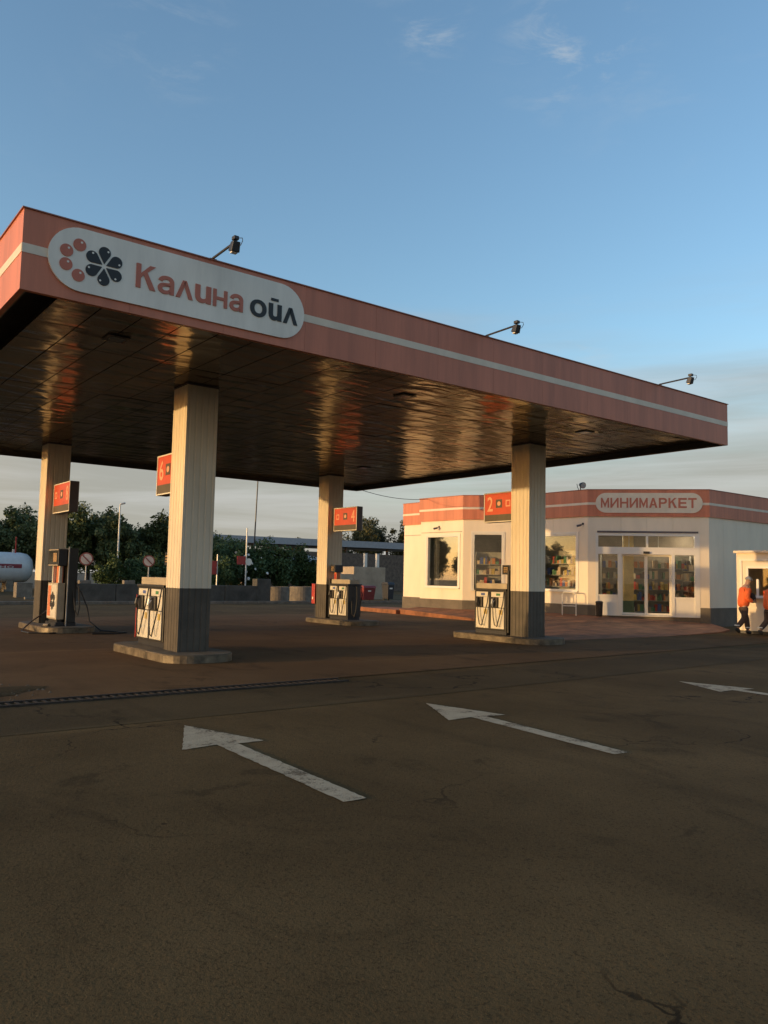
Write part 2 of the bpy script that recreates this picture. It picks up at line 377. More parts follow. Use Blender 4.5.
# block capitals as abutting stroke polygons in a unit square
def R_(x0, x1, y0, y1): return [(x0, y0), (x1, y0), (x1, y1), (x0, y1)]
_w, _h = .22, .185
STROKES = {
 '\u043d': [R_(0, .24, 0, 1), R_(.76, 1, 0, 1), R_(.24, .76, .40, .58)],
 '\u041d': [R_(0, _w, 0, 1), R_(1-_w, 1, 0, 1), R_(_w, 1-_w, .42, .60)],
 '\u0418': [R_(0, _w, 0, 1), R_(1-_w, 1, 0, 1), [(_w, .04), (1-_w, .68), (1-_w, .96), (_w, .32)]],
 '\u041c': [R_(0, _w*.85, 0, 1), R_(1-_w*.85, 1, 0, 1), [(_w*.85, 1), (_w*.85, .62), (.5, 0), (.5, .42)], [(.5, .42), (.5, 0), (1-_w*.85, .62), (1-_w*.85, 1)]],
 '\u0410': [[(0, 0), (.24, 0), (.34, .24), (.5, .72), (.5, 1), (.38, 1)], [(.76, 0), (1, 0), (.62, 1), (.5, 1), (.5, .72), (.66, .24)], [(.34, .24), (.66, .24), (.606, .40), (.394, .40)]],
 '\u0420': [R_(0, .24, 0, 1), [(.24, 1), (.24, .83), (.56, .83), (.68, .79), (.74, .71), (.98, .71), (.92, .88), (.78, .97), (.60, 1)], [(.74, .71), (.68, .62), (.56, .57), (.24, .57), (.24, .40), (.60, .40), (.80, .44), (.93, .54), (.98, .71)]],
 '\u041a': [R_(0, .24, 0, 1), [(.24, .42), (.38, .56), (.98, 1), (.68, 1), (.24, .62)], [(.38, .56), (.70, 0), (1, 0), (.56, .69)]],
 '\u0415': [R_(0, .26, 0, 1), R_(.26, 1, 0, .18), R_(.26, .94, .41, .59), R_(.26, 1, .82, 1)],
 '\u0422': [R_(.38, .62, 0, .82), R_(0, 1, .82, 1)],
 '\u0413': [R_(0, .28, 0, .82), R_(0, 1, .82, 1)],
 '\u041f': [R_(0, .24, 0, .82), R_(.76, 1, 0, .82), R_(0, 1, .82, 1)],
}
def glyph(ch, bold):
    """flat outline of a character, its edge moved outwards by bold, then given depth"""
    if (ch, bold) in _glyph: return _glyph[(ch, bold)]
    if ch in STROKES:
        b = MB()
        for p_ in STROKES[ch]: b.prism([(x*.62, y*.73) for x, y in p_], 0, .01)
        _glyph[(ch, bold)] = (b.v, b.f); return b.v, b.f
    cu = bpy.data.curves.new('glyph', 'FONT'); cu.body = ch; cu.size = 1; cu.resolution_u = 4
    ob = bpy.data.objects.new('glyph', cu); COL.objects.link(ob)
    dg = bpy.context.evaluated_depsgraph_get(); me = ob.evaluated_get(dg).to_mesh()
    bm = bmesh.new(); bm.from_mesh(me)
    ob.evaluated_get(dg).to_mesh_clear(); bpy.data.objects.remove(ob); bpy.data.curves.remove(cu)
    bmesh.ops.remove_doubles(bm, verts=bm.verts, dist=1e-5)
    bm.normal_update(); mv = {}
    for v in bm.verts:
        ns = []
        for e in v.link_edges:
            if len(e.link_faces) != 1: continue
            d_ = (e.verts[1].co-e.verts[0].co); n_ = Vector((d_.y, -d_.x, 0)).normalized()
            c_ = e.link_faces[0].calc_center_median()-e.verts[0].co
            if n_.dot(c_) > 0: n_ = -n_
            ns.append(n_)
        if len(ns) == 2:
            den = max(.45, 1+ns[0].dot(ns[1])); mv[v] = (ns[0]+ns[1])*(bold/den)
    for v, d_ in mv.items(): v.co += d_
    for v in bm.verts: v.co.z = 0
    r = bmesh.ops.extrude_face_region(bm, geom=bm.faces[:])
    for v in [g for g in r['geom'] if isinstance(g, bmesh.types.BMVert)]: v.co.z = .01
    bm.verts.index_update()
    vs_ = [tuple(v.co) for v in bm.verts]; fs = [tuple(v.index for v in f.verts) for f in bm.faces]; bm.free()
    _glyph[(ch, bold)] = (vs_, fs); return vs_, fs
def letters(text, boxes, mtx, m, parent, bold=.02, depth=.01, name='letter', mirror=()):
    """each character as a raised letter fitted into its (x0,x1,y0,y1) box of the plane mtx"""
    for ch, (x0, x1, y0, y1) in zip(text, boxes):
        vs_, fs = glyph(ch, bold)
        a0 = min(v[0] for v in vs_); a1 = max(v[0] for v in vs_); b0 = min(v[1] for v in vs_); b1 = max(v[1] for v in vs_)
        c0 = min(v[2] for v in vs_); c1 = max(v[2] for v in vs_)
        b = MB(); out = []
        for v in vs_:
            out.append(mtx @ Vector((x0+(v[0]-a0)/(a1-a0)*(x1-x0), y0+(v[1]-b0)/(b1-b0)*(y1-y0), (v[2]-c0)/(c1-c0)*depth)))
        b.add(out, fs); b.build(name, m, parent)
def spread(text, x0, x1, y0, y1, gap=.12, bold=.02):
    ws = []
    for ch in text:
        vs_, _ = glyph(ch, bold); ws.append(max(v[0] for v in vs_)-min(v[0] for v in vs_))
    k = (x1-x0)/(sum(ws)+gap*(len(ws)-1)); out = []; x = x0
    for w_ in ws: out.append((x, x+w_*k, y0, y1)); x += (w_+gap)*k
    return out
def skinned(name, joints, edges, radii, m, parent, sub=2, root=0):
    me = bpy.data.meshes.new(name); me.from_pydata(joints, edges, [])
    o = bpy.data.objects.new(name, me); COL.objects.link(o)
    sk = o.modifiers.new('skin', 'SKIN'); sk.use_smooth_shade = True
    for i, v in enumerate(me.skin_vertices[0].data):
        r = radii[i]; v.radius = r if isinstance(r, tuple) else (r, r); v.use_root = (i == root)
    ss = o.modifiers.new('sub', 'SUBSURF'); ss.levels = sub; ss.render_levels = sub
    dg = bpy.context.evaluated_depsgraph_get(); new = bpy.data.meshes.new_from_object(o.evaluated_get(dg))
    bpy.data.objects.remove(o); new.name = name; new.materials.clear(); new.materials.append(m)
    for p in new.polygons: p.use_smooth = True
    r = bpy.data.objects.new(name, new); COL.objects.link(r); r.parent = parent; return r

# ------------------------------------------------------------------ ground
def sheet(name, pts, z, m, thick=.0):
    b = MB(); n = len(pts)
    zz = z if isinstance(z, list) else [z]*n
    b.add([(p[0], p[1], zz[i]) for i, p in enumerate(pts)], [tuple(range(n))]); return struct(b.build(name, m))
sheet('ground', [(-900, -900), (900, -900), (900, 900), (-900, 900)], -.03, M['earth'])
sheet('asphalt_yard', [(-60, -40), (60, -40), (60, 38.1), (-60, 38.1)], -.008, M['asphalt'])
sheet('far_asphalt_yard', [(-30, 38.4), (20, 38.4), (90, 38.4), (90, 80), (-30, 66)], -.016, M['asphalt'])
sheet('asphalt_strip', [(-12, 8.02), (7, 8.06), (24, 8.75), (40, 9.4), (40, 11.2), (24, 10.55), (7, 9.72), (-12, 9.64)], -.004, M['asphalt_dark'])
sheet('forecourt_paving', [(-12, 10.02), (7, 10.1), (24, 10.9), (24, 12.3), (21.8, 13.3), (19.6, 15.0), (20.9, 21.6), (21.3, 27.5), (-12, 27.5)], .0, M['paving'])
# worn patch of loose rubble by the drain
b = MB(); pts = []
for i in range(30):
    q = 2*math.pi*i/30; r = 1 + .22*math.sin(3*q+1) + .12*math.sin(7*q)
    pts.append((1.75 + 1.0*r*math.cos(q), 10.95 + .75*r*math.sin(q)))
k = len(pts); vs_ = [(x, y, .004) for x, y in pts] + [(1.75+(x-1.75)*.75, 10.95+(y-10.95)*.75, .012+random.random()*.008) for x, y in pts] + [(1.75, 10.95, .016)]
b.add(vs_, [(i, (i+1) % k, k+(i+1) % k, k+i) for i in range(k)] + [(k+i, k+(i+1) % k, 2*k) for i in range(k)])
struct(b.build('rubble_patch', M['asphalt_dark']))
b = MB()
for i in range(150):
    q = random.random()*2*math.pi; r = random.uniform(.5, 1.3); s = random.uniform(.006, .02)
    x = 1.75+1.0*r*math.cos(q); y = 10.95+.75*r*math.sin(q)
    b.add([(x-s, y-s*.7, 0), (x+s, y-s*.6, 0), (x+s*.8, y+s, 0), (x-s*.7, y+s, 0), (x+s*.1, y, s*.8+.006)], [(0, 1, 4), (1, 2, 4), (2, 3, 4), (3, 0, 4), (3, 2, 1, 0)])
o = b.build('rubble', M['rubble']); tag(o, 'loose pale rubble on the paving beside the drain', 'rubble'); o['kind'] = 'stuff'

# painted arrows
def arrow(tip, rz, label, sw=.185, head=1.08, hw=.80, ln=3.1):
    pts = [(0, 0), (-hw*.55, -head), (-sw/2, -head+.06), (-sw/2, -ln), (sw/2, -ln), (sw/2, -head+.02), (hw*.45, -head+.02)]
    rp = []; n0 = len(pts); rg = random.Random(label)
    for k in range(n0):                                   # ragged brushed edge
        a_, c_ = Vector(pts[k]), Vector(pts[(k+1) % n0]); m_ = max(1, int((c_-a_).length/.05))
        for q in range(m_): v = a_.lerp(c_, q/m_); rp.append((v.x+rg.uniform(-.006, .006), v.y+rg.uniform(-.006, .006)))
    pts = rp; n = len(pts); b = MB()
    b.add([(x, y, 0) for x, y in pts], [tuple(range(n))])
    o = b.build('painted_arrow', M['road_paint']); o.location = (tip[0], tip[1], -.002); o.rotation_euler = (0, 0, rz)
    tag(o, label, 'road marking', 'arrows painted on the asphalt'); return o
arrow((3.46, 7.70), rad(-2.6), 'white arrow on asphalt nearest the camera, beside the drain grate', ln=3.15)
arrow((6.54, 7.55), rad(-6.5), 'white arrow on asphalt in the middle, in front of the pillar with the number 2')
arrow((11.49, 7.23), rad(-7), 'white arrow on asphalt at the right edge, cut off by the frame')

# drain with grate bars
d = empty('drain_grate', 'rusty steel drain grate along the front of the forecourt paving', 'drain', (2.0, 9.86, 0))
b = MB(); b.box(-6, 4.9, -.16, -.12, -.05, .016).box(-6, 4.9, .12, .16, -.05, .016); b.build('rail', M['rust'], d)
b = MB(); b.box(-6, 4.9, -.12, .12, -.06, -.028); b.build('channel', M['rust'], d)
bar = None
for i in range(108):
    x = -5.9+i*.1
    if bar is None: b = MB(); b.box(-.02, .02, -.12, .12, -.03, .006); bar = b.build('bar', M['rust'], d); bar.location.x = x
    else: o = linkcopy(bar, 'bar', d); o.location.x = x

# ------------------------------------------------------------------ canopy
X0, Y0, CL, CD, ZB, CH = 2.146, 9.834, 15.62, 14.94, 4.794, .975
X1, Y1, ZS, ZT = X0+CL, Y0+CD, 4.9315, 4.794+.975
can = empty('fuel_canopy', 'large flat filling station canopy with salmon fascia and mirror-like metal soffit', 'canopy', (0, 0, 0))
T = .07
def fascia(nm, fixed0, fixed1, a0, a1, alongx, n_):
    """row of cladding panels with fine joints over a dark backing"""
    g_ = .0013; st = (a1-a0)/n_
    for k in range(n_):
        p0 = a0+k*st+(g_ if k else 0); p1 = a0+(k+1)*st-(g_ if k < n_-1 else 0); b = MB(); dz = .0
        if alongx: b.box(p0, p1, fixed0, fixed1, ZB, ZT)
        else: b.box(fixed0, fixed1, p0, p1, ZB, ZT)
        b.build('fascia_panel', M['salmon'], can)
fascia('front', Y0, Y0+T, X0, X1, True, 12); fascia('back', Y1-T, Y1, X0, X1, True, 12)
fascia('left', X0, X0+T, Y0+T, Y1-T, False, 12); fascia('right', X1-T, X1, Y0+T, Y1-T, False, 12)
# dark lining boards on the inside of the left fascia, seen through the open soffit edge
for i in range(10):
    y0 = Y0+T+.02+i*1.478
    b = MB(); b.box(X0+T+.003, X0+T+.03, y0, y0+1.46, ZB+.02, 5.5); b.build('lining_board', M['dim'], can)
b = MB(); b.box(X0+.3, X1-T, Y1-T-.02, Y1-T-.003, ZB-.004, 4.98); b.build('back_dark_strip', M['pump_black'], can)  # added black strip, stands in for shade on the back fascia's inner side
b = MB(); b.box(X1-T-.02, X1-T-.003, Y0+T, Y1-T-.03, ZB-.004, 4.98); b.build('right_dark_strip', M['pump_black'], can)  # added black strip again, darkens the sunlit inner side on the right
b = MB(); b.box(X0+T, X1-T, Y0+T, Y1-T, 5.52, 5.60); b.build('roof_deck', M['roof'], can)
# top edge trim
b = MB(); e = .02
b.box(X0-e, X1+e, Y0-e, Y0+.10, ZT, ZT+.014); b.box(X0-e, X1+e, Y1-.10, Y1+e, ZT, ZT+.014)
b.box(X0-e, X0+.10, Y0+.10, Y1-.10, ZT, ZT+.014); b.box(X1-.10, X1+e, Y0+.10, Y1-.10, ZT, ZT+.014)
b.build('edge_trim', M['salmon_trim'], can)
# pale stripe on the four sides
s0, s1, pr = 5.24, 5.35, .006
OV0, OV1 = 2.43, 6.01
b = MB(); b.box(X0, OV0+.02, Y0-pr, Y0, s0, s1); b.box(OV1-.02, X1, Y0-pr, Y0, s0, s1); b.build('stripe', M['stripe'], can)
b = MB(); b.box(X0-pr, X0, Y0, Y1, s0, s1); b.build('stripe', M['stripe'], can)
b = MB(); b.box(X1, X1+pr, Y0, Y1, s0, s1); b.build('stripe', M['stripe'], can)
b = MB(); b.box(X0, X1, Y1, Y1+pr, s0, s1); b.build('stripe', M['stripe'], can)
# soffit panels
xa, xb = X0+.55, X1-T; nx = 27; wd = (xb-xa)/nx
ycuts = [Y0+T, 12.38, 15.4, 18.4, 21.4, Y1-T]
for j in range(5):
    y0, y1 = ycuts[j]+.018, ycuts[j+1]-.018
    src = None
    for i in range(nx):
        xc = xa+(i+.5)*wd
        if src is None:
            b = MB(); b.box(-wd/2+.009, wd/2-.009, -(y1-y0)/2, (y1-y0)/2, 0, .02); src = o = b.build('soffit_panel', M['soffit'], can)
        else: o = linkcopy(src, 'soffit_panel', can)
        o.location = (xc, (y0+y1)/2, ZS + random.uniform(0, .003)); o.rotation_euler = (random.uniform(-.0022, .0022), random.uniform(-.004, .004), 0)
b = MB(); b.box(xa, xb, Y0+T, Y1-T, ZS+.04, ZS+.05); b.build('soffit_backing', M['pump_black'], can)
for (x, y) in ((3.86, 11.5), (9.3, 11.5), (14.6, 11.5), (3.9, 20.0), (9.3, 20), (14.6, 20)):
    b = MB(); b.box(x-.16, x+.16, y-.16, y+.16, ZS-.02, ZS-.006); o = b.build('recessed_light', M['steel_dark'], can)
    b = MB(); b.box(x-.11, x+.11, y-.11, y+.11, ZS-.024, ZS-.0205); b.build('lens', M['screen'], o)
# name board on the front
FM = plane_m(Vector((0, Y0, 0)), (1, 0, 0), (0, -1, 0))
b = MB(); b.prism_m(stadium(OV0, OV1, 4.91, 5.70, 20), .03, FM); board = b.build('name_board', M['oval'], can)
LM = plane_m(Vector((0, Y0-.0301, 0)), (1, 0, 0), (0, -1, 0))
Z0, ZC, ZX = 5.135, 5.45, 5.375
bx = [(3.50, 3.76, Z0, ZC), (3.79, 4.01, Z0-.003, ZX), (4.035, 4.275, Z0, ZX), (4.305, 4.535, Z0-.003, ZX), (4.565, 4.775, Z0, ZX), (4.81, 5.015, Z0-.003, ZX)]
letters('Ка\u028cuна', bx, LM, M['logo_red'], board, bold=.022)
letters('оu\u028c', [(5.125, 5.385, Z0-.008, ZX), (5.42, 5.63, Z0-.003, ZX), (5.655, 5.895, Z0, ZX)], LM, M['logo_dark'], board, bold=.026)
b = MB(); b.prism_m([(5.455, 5.415), (5.575, 5.415), (5.575, 5.452), (5.455, 5.452)], .01, LM); b.build('letter_bar', M['logo_dark'], board)
for (x, z) in ((2.64, 5.38), (2.79, 5.485), (2.64, 5.21), (2.79, 5.105)):
    b = MB(); b.prism_m(circle(x, z, .077, 24), .008, LM); o = b.build('berry', M['logo_red'], board)
    b = MB(); b.prism_m(circle(x+.022, z+.032, .014, 10), .011, LM); b.build('glint', M['oval'], o)
for k in range(6):
    q = math.pi/2 + k*math.pi/3; cx, cz = 3.095, 5.295
    pts = [(.028, 0)]
    for i in range(17):
        t = -rad(112) + rad(224)*i/16; pts.append((.172+.074*math.cos(t), .074*math.sin(t)))
    rp = [(cx+x*math.cos(q)-y*math.sin(q), cz+x*math.sin(q)+y*math.cos(q)) for x, y in pts]
    b = MB(); b.prism_m(rp, .008, LM); o = b.build('petal', M['logo_dark'], board)
    gx, gy = .19, -.042
    b = MB(); b.prism_m(circle(cx+gx*math.cos(q)-gy*math.sin(q), cz+gx*math.sin(q)+gy*math.cos(q), .013, 10), .011, LM); b.build('glint', M['oval'], o)

# floodlights on arms in front of the fascia
def floodlight(x, ln, label):
    z = ZT+.014
    t = empty('floodlight', label, 'floodlight', (x, Y0+.03, z), 'floodlights along the canopy edge')
    b = MB(); b.box(-.05, .05, -.04, .05, 0, .012); b.build('foot', M['steel_dark'], t)
    b = MB(); b.tube([(0, 0, .012), (0, -.02, .02), (0, -ln, .035)], .017, 8); b.build('arm', M['steel_dark'], t)
    h = MB(); y = -ln
    h.add([(-.06, y-.03, -.10), (.06, y-.03, -.10), (.06, y+.07, -.07), (-.06, y+.07, -.07), (-.05, y-.07, .03), (.05, y-.07, .03), (.05, y+.02, .04), (-.05, y+.02, .04)],
          [(3, 2, 1, 0), (4, 5, 6, 7), (0, 1, 5, 4), (1, 2, 6, 5), (2, 3, 7, 6), (3, 0, 4, 7)]); h.build('lamp_head', M['steel_dark'], t, bevel=.008)
    b = MB(); b.box(-.04, .04, y-.01, y+.05, -.105, -.088); b.build('lens', M['oval'], t)
    b = MB(); b.box(-.035, .035, y-.055, y+.03, .06, .11); b.build('driver_box', M['steel_dark'], t, bevel=.008)
    b = MB(); b.tube([(0, y, .03), (0, y, .07)], .012, 6); b.build('bracket', M['steel_dark'], t)
    b = MB(); b.tube([(.03, y-.05, .085), (.05, y-.11, .07), (.05, y-.12, .03), (.04, y-.09, -.02), (.02, y-.03, -.03)], .005, 5); b.build('cable', M['rubber'], t)
floodlight(4.56, .66, 'dark floodlight on an arm above the big name board')
floodlight(9.79, .72, 'dark floodlight on an arm over the middle of the canopy front')
floodlight(15.03, .74, 'dark floodlight on an arm near the right end of the canopy front')

# ------------------------------------------------------------------ columns, islands, number signs
CW = .60
def ribbed_outline(w, ribs=5, d=.010):
    pts = []
    h = w/2
    for k in range(4):
        line = [(-h, -h)]
        pit = w/ribs
        for i in range(ribs):
            a = -h+i*pit
            line += [(a+pit*.34, -h), (a+pit*.42, -h+d), (a+pit*.58, -h+d), (a+pit*.66, -h)]
        c, s = math.cos(k*math.pi/2), math.sin(k*math.pi/2)
        pts += [(x*c-y*s, x*s+y*c) for x, y in line]
    return pts
def column(cx, cy, label):
    t = empty('canopy_column', label, 'column', (cx, cy, 0), 'canopy columns')
    b = MB(); b.prism(ribbed_outline(CW), 1.26, ZS-.028); b.build('upper_cladding', M['column'], t)
    b = MB(); b.prism(ribbed_outline(CW-.006), .147, 1.26); b.build('lower_cladding', M['column_dark'], t)
    b = MB(); b.box(-CW/2-.012, CW/2+.012, -CW/2-.012, CW/2+.012, ZS-.028, ZS-.008); b.build('collar', M['sign_case'], t)
    return t
def rounded(x0, x1, y0, y1, r, seg=7):
    pts = []
    for (cx, cy, a) in ((x1-r, y0+r, -90), (x1-r, y1-r, 0), (x0+r, y1-r, 90), (x0+r, y0+r, 180)):
        for i in range(seg+1): q = rad(a+90*i/seg); pts.append((cx+r*math.cos(q), cy+r*math.sin(q)))
    return pts
def island(x, y0, y1, label):
    t = empty('pump_island', label, 'island', (x, (y0+y1)/2, 0), 'kerbed pump islands')
    h = (y1-y0)/2
    b = MB(); b.prism(rounded(-.64, .64, -h, h, .50), -.02, .145); b.build('island_base', M['island'], t, bevel=.012)
    o1 = rounded(-.652, .652, -h-.012, h+.012, .512); b = MB(); n = len(o1)
    i1 = rounded(-.643, .643, -h-.003, h+.003, .503)
    b.add([(x_, y_, .004) for x_, y_ in o1]+[(x_, y_, .125) for x_, y_ in o1]+[(x_, y_, .125) for x_, y_ in i1]+[(x_, y_, .004) for x_, y_ in i1],
          [(i, (i+1) % n, n+(i+1) % n, n+i) for i in range(n)]+[(n+i, n+(i+1) % n, 2*n+(i+1) % n, 2*n+i) for i in range(n)]+[(2*n+i, 2*n+(i+1) % n, 3*n+(i+1) % n, 3*n+i) for i in range(n)]+[(3*n+i, 3*n+(i+1) % n, (i+1) % n, i) for i in range(n)])
    b.build('steel_edge', M['worn_yellow'], t)
    return t
C1 = (5.801+.3, 13.348+.3); C2 = (14.804+.3, 13.348+.3); C3 = (14.804+.3, 22.247+.3); C4 = (5.801+.3, 22.247+.3)
for c, n, f in ((C1, 'front left, nearest the camera', 'front'), (C2, 'front right, before the shop', 'front'), (C3, 'rear right, beyond the open forecourt', 'rear'), (C4, 'rear left, before the white tank', 'rear')):
    column(c[0], c[1], 'ribbed cream canopy column with charcoal foot, %s' % n)
    y0, y1 = (12.75, 15.95) if f == 'front' else (20.25, 23.25)
    island(c[0], y0, y1, 'low rounded concrete pump island, %s' % n)
def number_sign(num, x, y0, y1, outer, label):
    """box sign on the column, faces -x and +x; number stands at the outer end"""
    z0, z1 = 3.02, 3.80; w_ = .21; cx = x
    t = empty('pump_number_sign', label, 'sign', (cx, (y0+y1)/2, z0), 'red pump number signs')
    h = (y1-y0)/2; H_ = z1-z0
    b = MB(); b.box(-w_/2, w_/2, -h, h, 0, H_); b.build('case', M['sign_case'], t, bevel=.008)
    for s in (-1, 1):
        xx = s*w_/2; xo = s*(w_/2+.004)
        b = MB(); b.box(xx, xo, -h+.03, h-.03, .20, H_-.03); b.build('red_face', M['sign_red'], t)
        b = MB(); b.box(xx, xo, -h+.03, h-.03, .03, .196); b.build('dark_band', M['sign_band'], t)
        b = MB(); b.box(xx, xx+s*.012, -h, h, H_-.028, H_-.004); b.box(xx, xx+s*.012, -h, h, .004, .028); b.box(xx, xx+s*.012, -h+.002, -h+.026, .028, H_-.028); b.box(xx, xx+s*.012, h-.026, h-.002, .028, H_-.028)
        b.build('frame', M['pvc'], t)
        fm = plane_m(Vector((xo+s*.0005, 0, 0)), (0, s, 0), (s, 0, 0))   # viewer's right = s*y
        side = outer*s                                                  # +1: outer end at viewer's right
        a = side*(h-.22)
        letters(num, [(a-.10, a+.10, .29, .67)], fm, M['sign_pale'], t, bold=.012, depth=.004, name='number')
        q = 0.
        b = MB(); b.prism_m([(q-.11, .37), (q+.11, .37), (q+.11, .59), (q-.11, .59)], .003, fm); o = b.build('icon', M['sign_band'], t)
        b = MB(); b.prism_m(circle(q, .48, .06, 14), .005, fm); b.build('icon_mark', M['sign_pale'], o)
        q = -side*(h-.22)
        b = MB(); b.prism_m([(q-.08, .39), (q+.08, .39), (q+.08, .56), (q-.08, .56)], .003, fm); o = b.build('icon', M['sign_pale'], t)
        b = MB(); b.prism_m([(q-.05, .42), (q+.05, .42), (q+.05, .53), (q-.05, .53)], .005, fm); b.build('icon_mark', M['sign_red'], o)
    e_ = -outer
    b = MB(); b.box(-.05, .05, e_*h, e_*(h+.07), .25, .5); b.build('bracket', M['steel_dark'], t)
number_sign('6', C1[0], 14.02, 15.08, +1, 'red sign with the number 6 behind the front left column')
number_sign('2', C2[0], 14.02, 15.10, +1, 'red sign with the number 2 in front of the shop')
number_sign('4', C3[0], 20.86, 22.17, -1, 'red sign with the number 4 on the rear right column')
number_sign('8', C4[0], 20.76, 22.17, -1, 'red sign with the number 8 on the rear left column')

# ------------------------------------------------------------------ fuel pumps
def hose(b, p0, p1, sag, r=.016, n=14):
    p0 = Vector(p0); p1 = Vector(p1); out = []
    for i in range(n+1):
        t = i/n; p = p0.lerp(p1, t); p.z -= sag*4*t*(1-t); out.append(p)
    b.tube(out, r, 7)
def pump(cx, y0, y1, cs, label, red_edge=False):
    """dispenser with two white doors each side; cs=+1/-1: which y end holds the mast (towards the column)"""
    L_ = y1-y0; W_ = .52
    t = empty('fuel_pump', label, 'fuel pump', (cx, (y0+y1)/2, .146), 'white and black fuel pumps')
    h = L_/2
    b = MB(); b.box(-W_/2+.03, W_/2-.03, -h+.02, h-.02, 0, .10); b.build('base', M['steel_dark'], t)
    b = MB(); b.box(-W_/2, W_/2, -h, h, .10, 1.10); b.build('cabinet', M['pump_black'], t, bevel=.01)
    b = MB(); b.box(-W_/2-.03, W_/2+.03, -h-.01, h+.01, 1.10, 1.15); b.build('shelf', M['pump_black'], t, bevel=.008)
    hy0, hy1 = (-h+.04, h+.01) if cs < 0 else (-h-.01, h-.04)
    b = MB(); b.box(-W_/2+.06, W_/2-.06, hy0, hy1, 1.15, 1.29); hd = b.build('header', M['pump_beige'], t, bevel=.008)
    my = cs*(h-.06)
    b = MB(); b.box(-.07, .07, my-.07, my+.07, 1.29, 1.70); m_ = b.build('mast', M['orange'], t, bevel=.006)
    b = MB(); b.box(-.20, .13, my-cs*.02-.13, my-cs*.02+.13, 1.52, 1.76); dsp = b.build('display_box', M['steel_dark'], t, bevel=.008)
    b = MB(); b.box(-.206, -.2005, my-cs*.02-.10, my-cs*.02+.10, 1.55, 1.73); sc_ = b.build('display_face', M['screen'], dsp)
    for k in range(3):
        b = MB(); z = 1.70-k*.05; b.box(-.2085, -.2065, my-cs*.02-.07, my-cs*.02+.07, z-.026, z); b.build('digit_row', M['display'], sc_) if k < 3 else None
    b = MB(); b.box(-W_/2+.02, W_/2-.02, cs*(h+.01), cs*(h+.06), .05, 1.62 if cs < 0 else 1.30); b.build('side_panel', M['pump_black'], t, bevel=.006)
    for s in (-1, 1):
        x = s*W_/2
        for k in (0, 1):
            ya = -h+.06+k*(h-.02); yb = ya+h-.11; yc = (ya+yb)/2
            b = MB(); b.box(x+s*.001, x+s*.018, ya, yb, .14, .66); dr = b.build('door', M['pump_white'], t, bevel=.005)
            b = MB(); b.box(x+s*.001, x+s*.014, ya, yb, .94, 1.07); b.build('upper_door', M['pump_white'], t, bevel=.004)
            b = MB(); b.box(x+s*.001, x+s*.014, ya, ya+(yb-ya)*.42, .675, .935); b.build('holster_plate', M['pump_white'], t, bevel=.004)
            hs = MB(); hs.box(x+s*.001, x+s*.05, ya+(yb-ya)*.46, yb, .68, .93); hb = hs.build('holster', M['pump_black'], t, bevel=.01)
            yn = ya+(yb-ya)*.72
            n_ = MB(); n_.tube([(x+s*.05, yn, .92), (x+s*.10, yn, .88), (x+s*.12, yn, .78), (x+s*.09, yn, .70)], [.018, .028, .03, .02], 8)
            n_.tube([(x+s*.09, yn-.06, .86), (x+s*.13, yn-.05, .80), (x+s*.13, yn-.02, .72)], .009, 6)
            n_.build('nozzle', M['pump_black'] if k else M['galv'], hb)
            hh = MB(); pth = [(x+s*.09, yn, .70), (x+s*.10, yn-.03, .45), (x+s*.11, yn-.09, .24), (x+s*.10, yn-.16, .20), (x+s*.09, yn-.20, .34), (x+s*.08, ya-.02, .80), (x+s*.04, ya-.02, 1.08)]
            hh.tube(pth, .013, 7); hh.build('hose', M['rubber'], t)
            b = MB(); b.box(x+s*.0145, x+s*.017, yc-.09, yc+.05, .975, 1.035); b.build('grade_label', M['grade_%d' % k], t)
            b = MB(); b.box(x+s*.0185, x+s*.021, ya+.05, ya+.17, .50, .62); b.build('notice', M['notice'], dr)
        if red_edge:
            b = MB(); b.box(x-s*.05, x+s*.022, -cs*(h+.001), -cs*(h+.03), .12, .95); b.build('red_corner', M['pump_red'], t)
        b = MB(); b.box(s*.0705, s*.076, my-.05, my+.05, 1.30, 1.48); b.build('sticker', M['pump_red'], m_)
    # free hose hanging at the outer end
    b = MB(); e_ = -cs
    b.tube([(.02, e_*(h+.02), 1.12), (.03, e_*(h+.09), 1.05), (.02, e_*(h+.12), .70), (-.02, e_*(h+.13), .30), (-.08, e_*(h+.10), .10), (-.12, e_*(h+.06), .20), (-.14, e_*(h+.05), .60)], .015, 7)
    b.build('hose', M['rubber'], t)
pump(C1[0]+.02, 14.15, 15.45, -1, 'white and black fuel pump with red edge beside the front left column', True)
pump(C2[0]+.02, 14.15, 15.28, -1, 'white and black fuel pump beside the front right column, before the shop')
pump(C3[0]+.0, 21.05, 22.12, +1, 'white and black fuel pump with dark end facing us, at the rear right column')
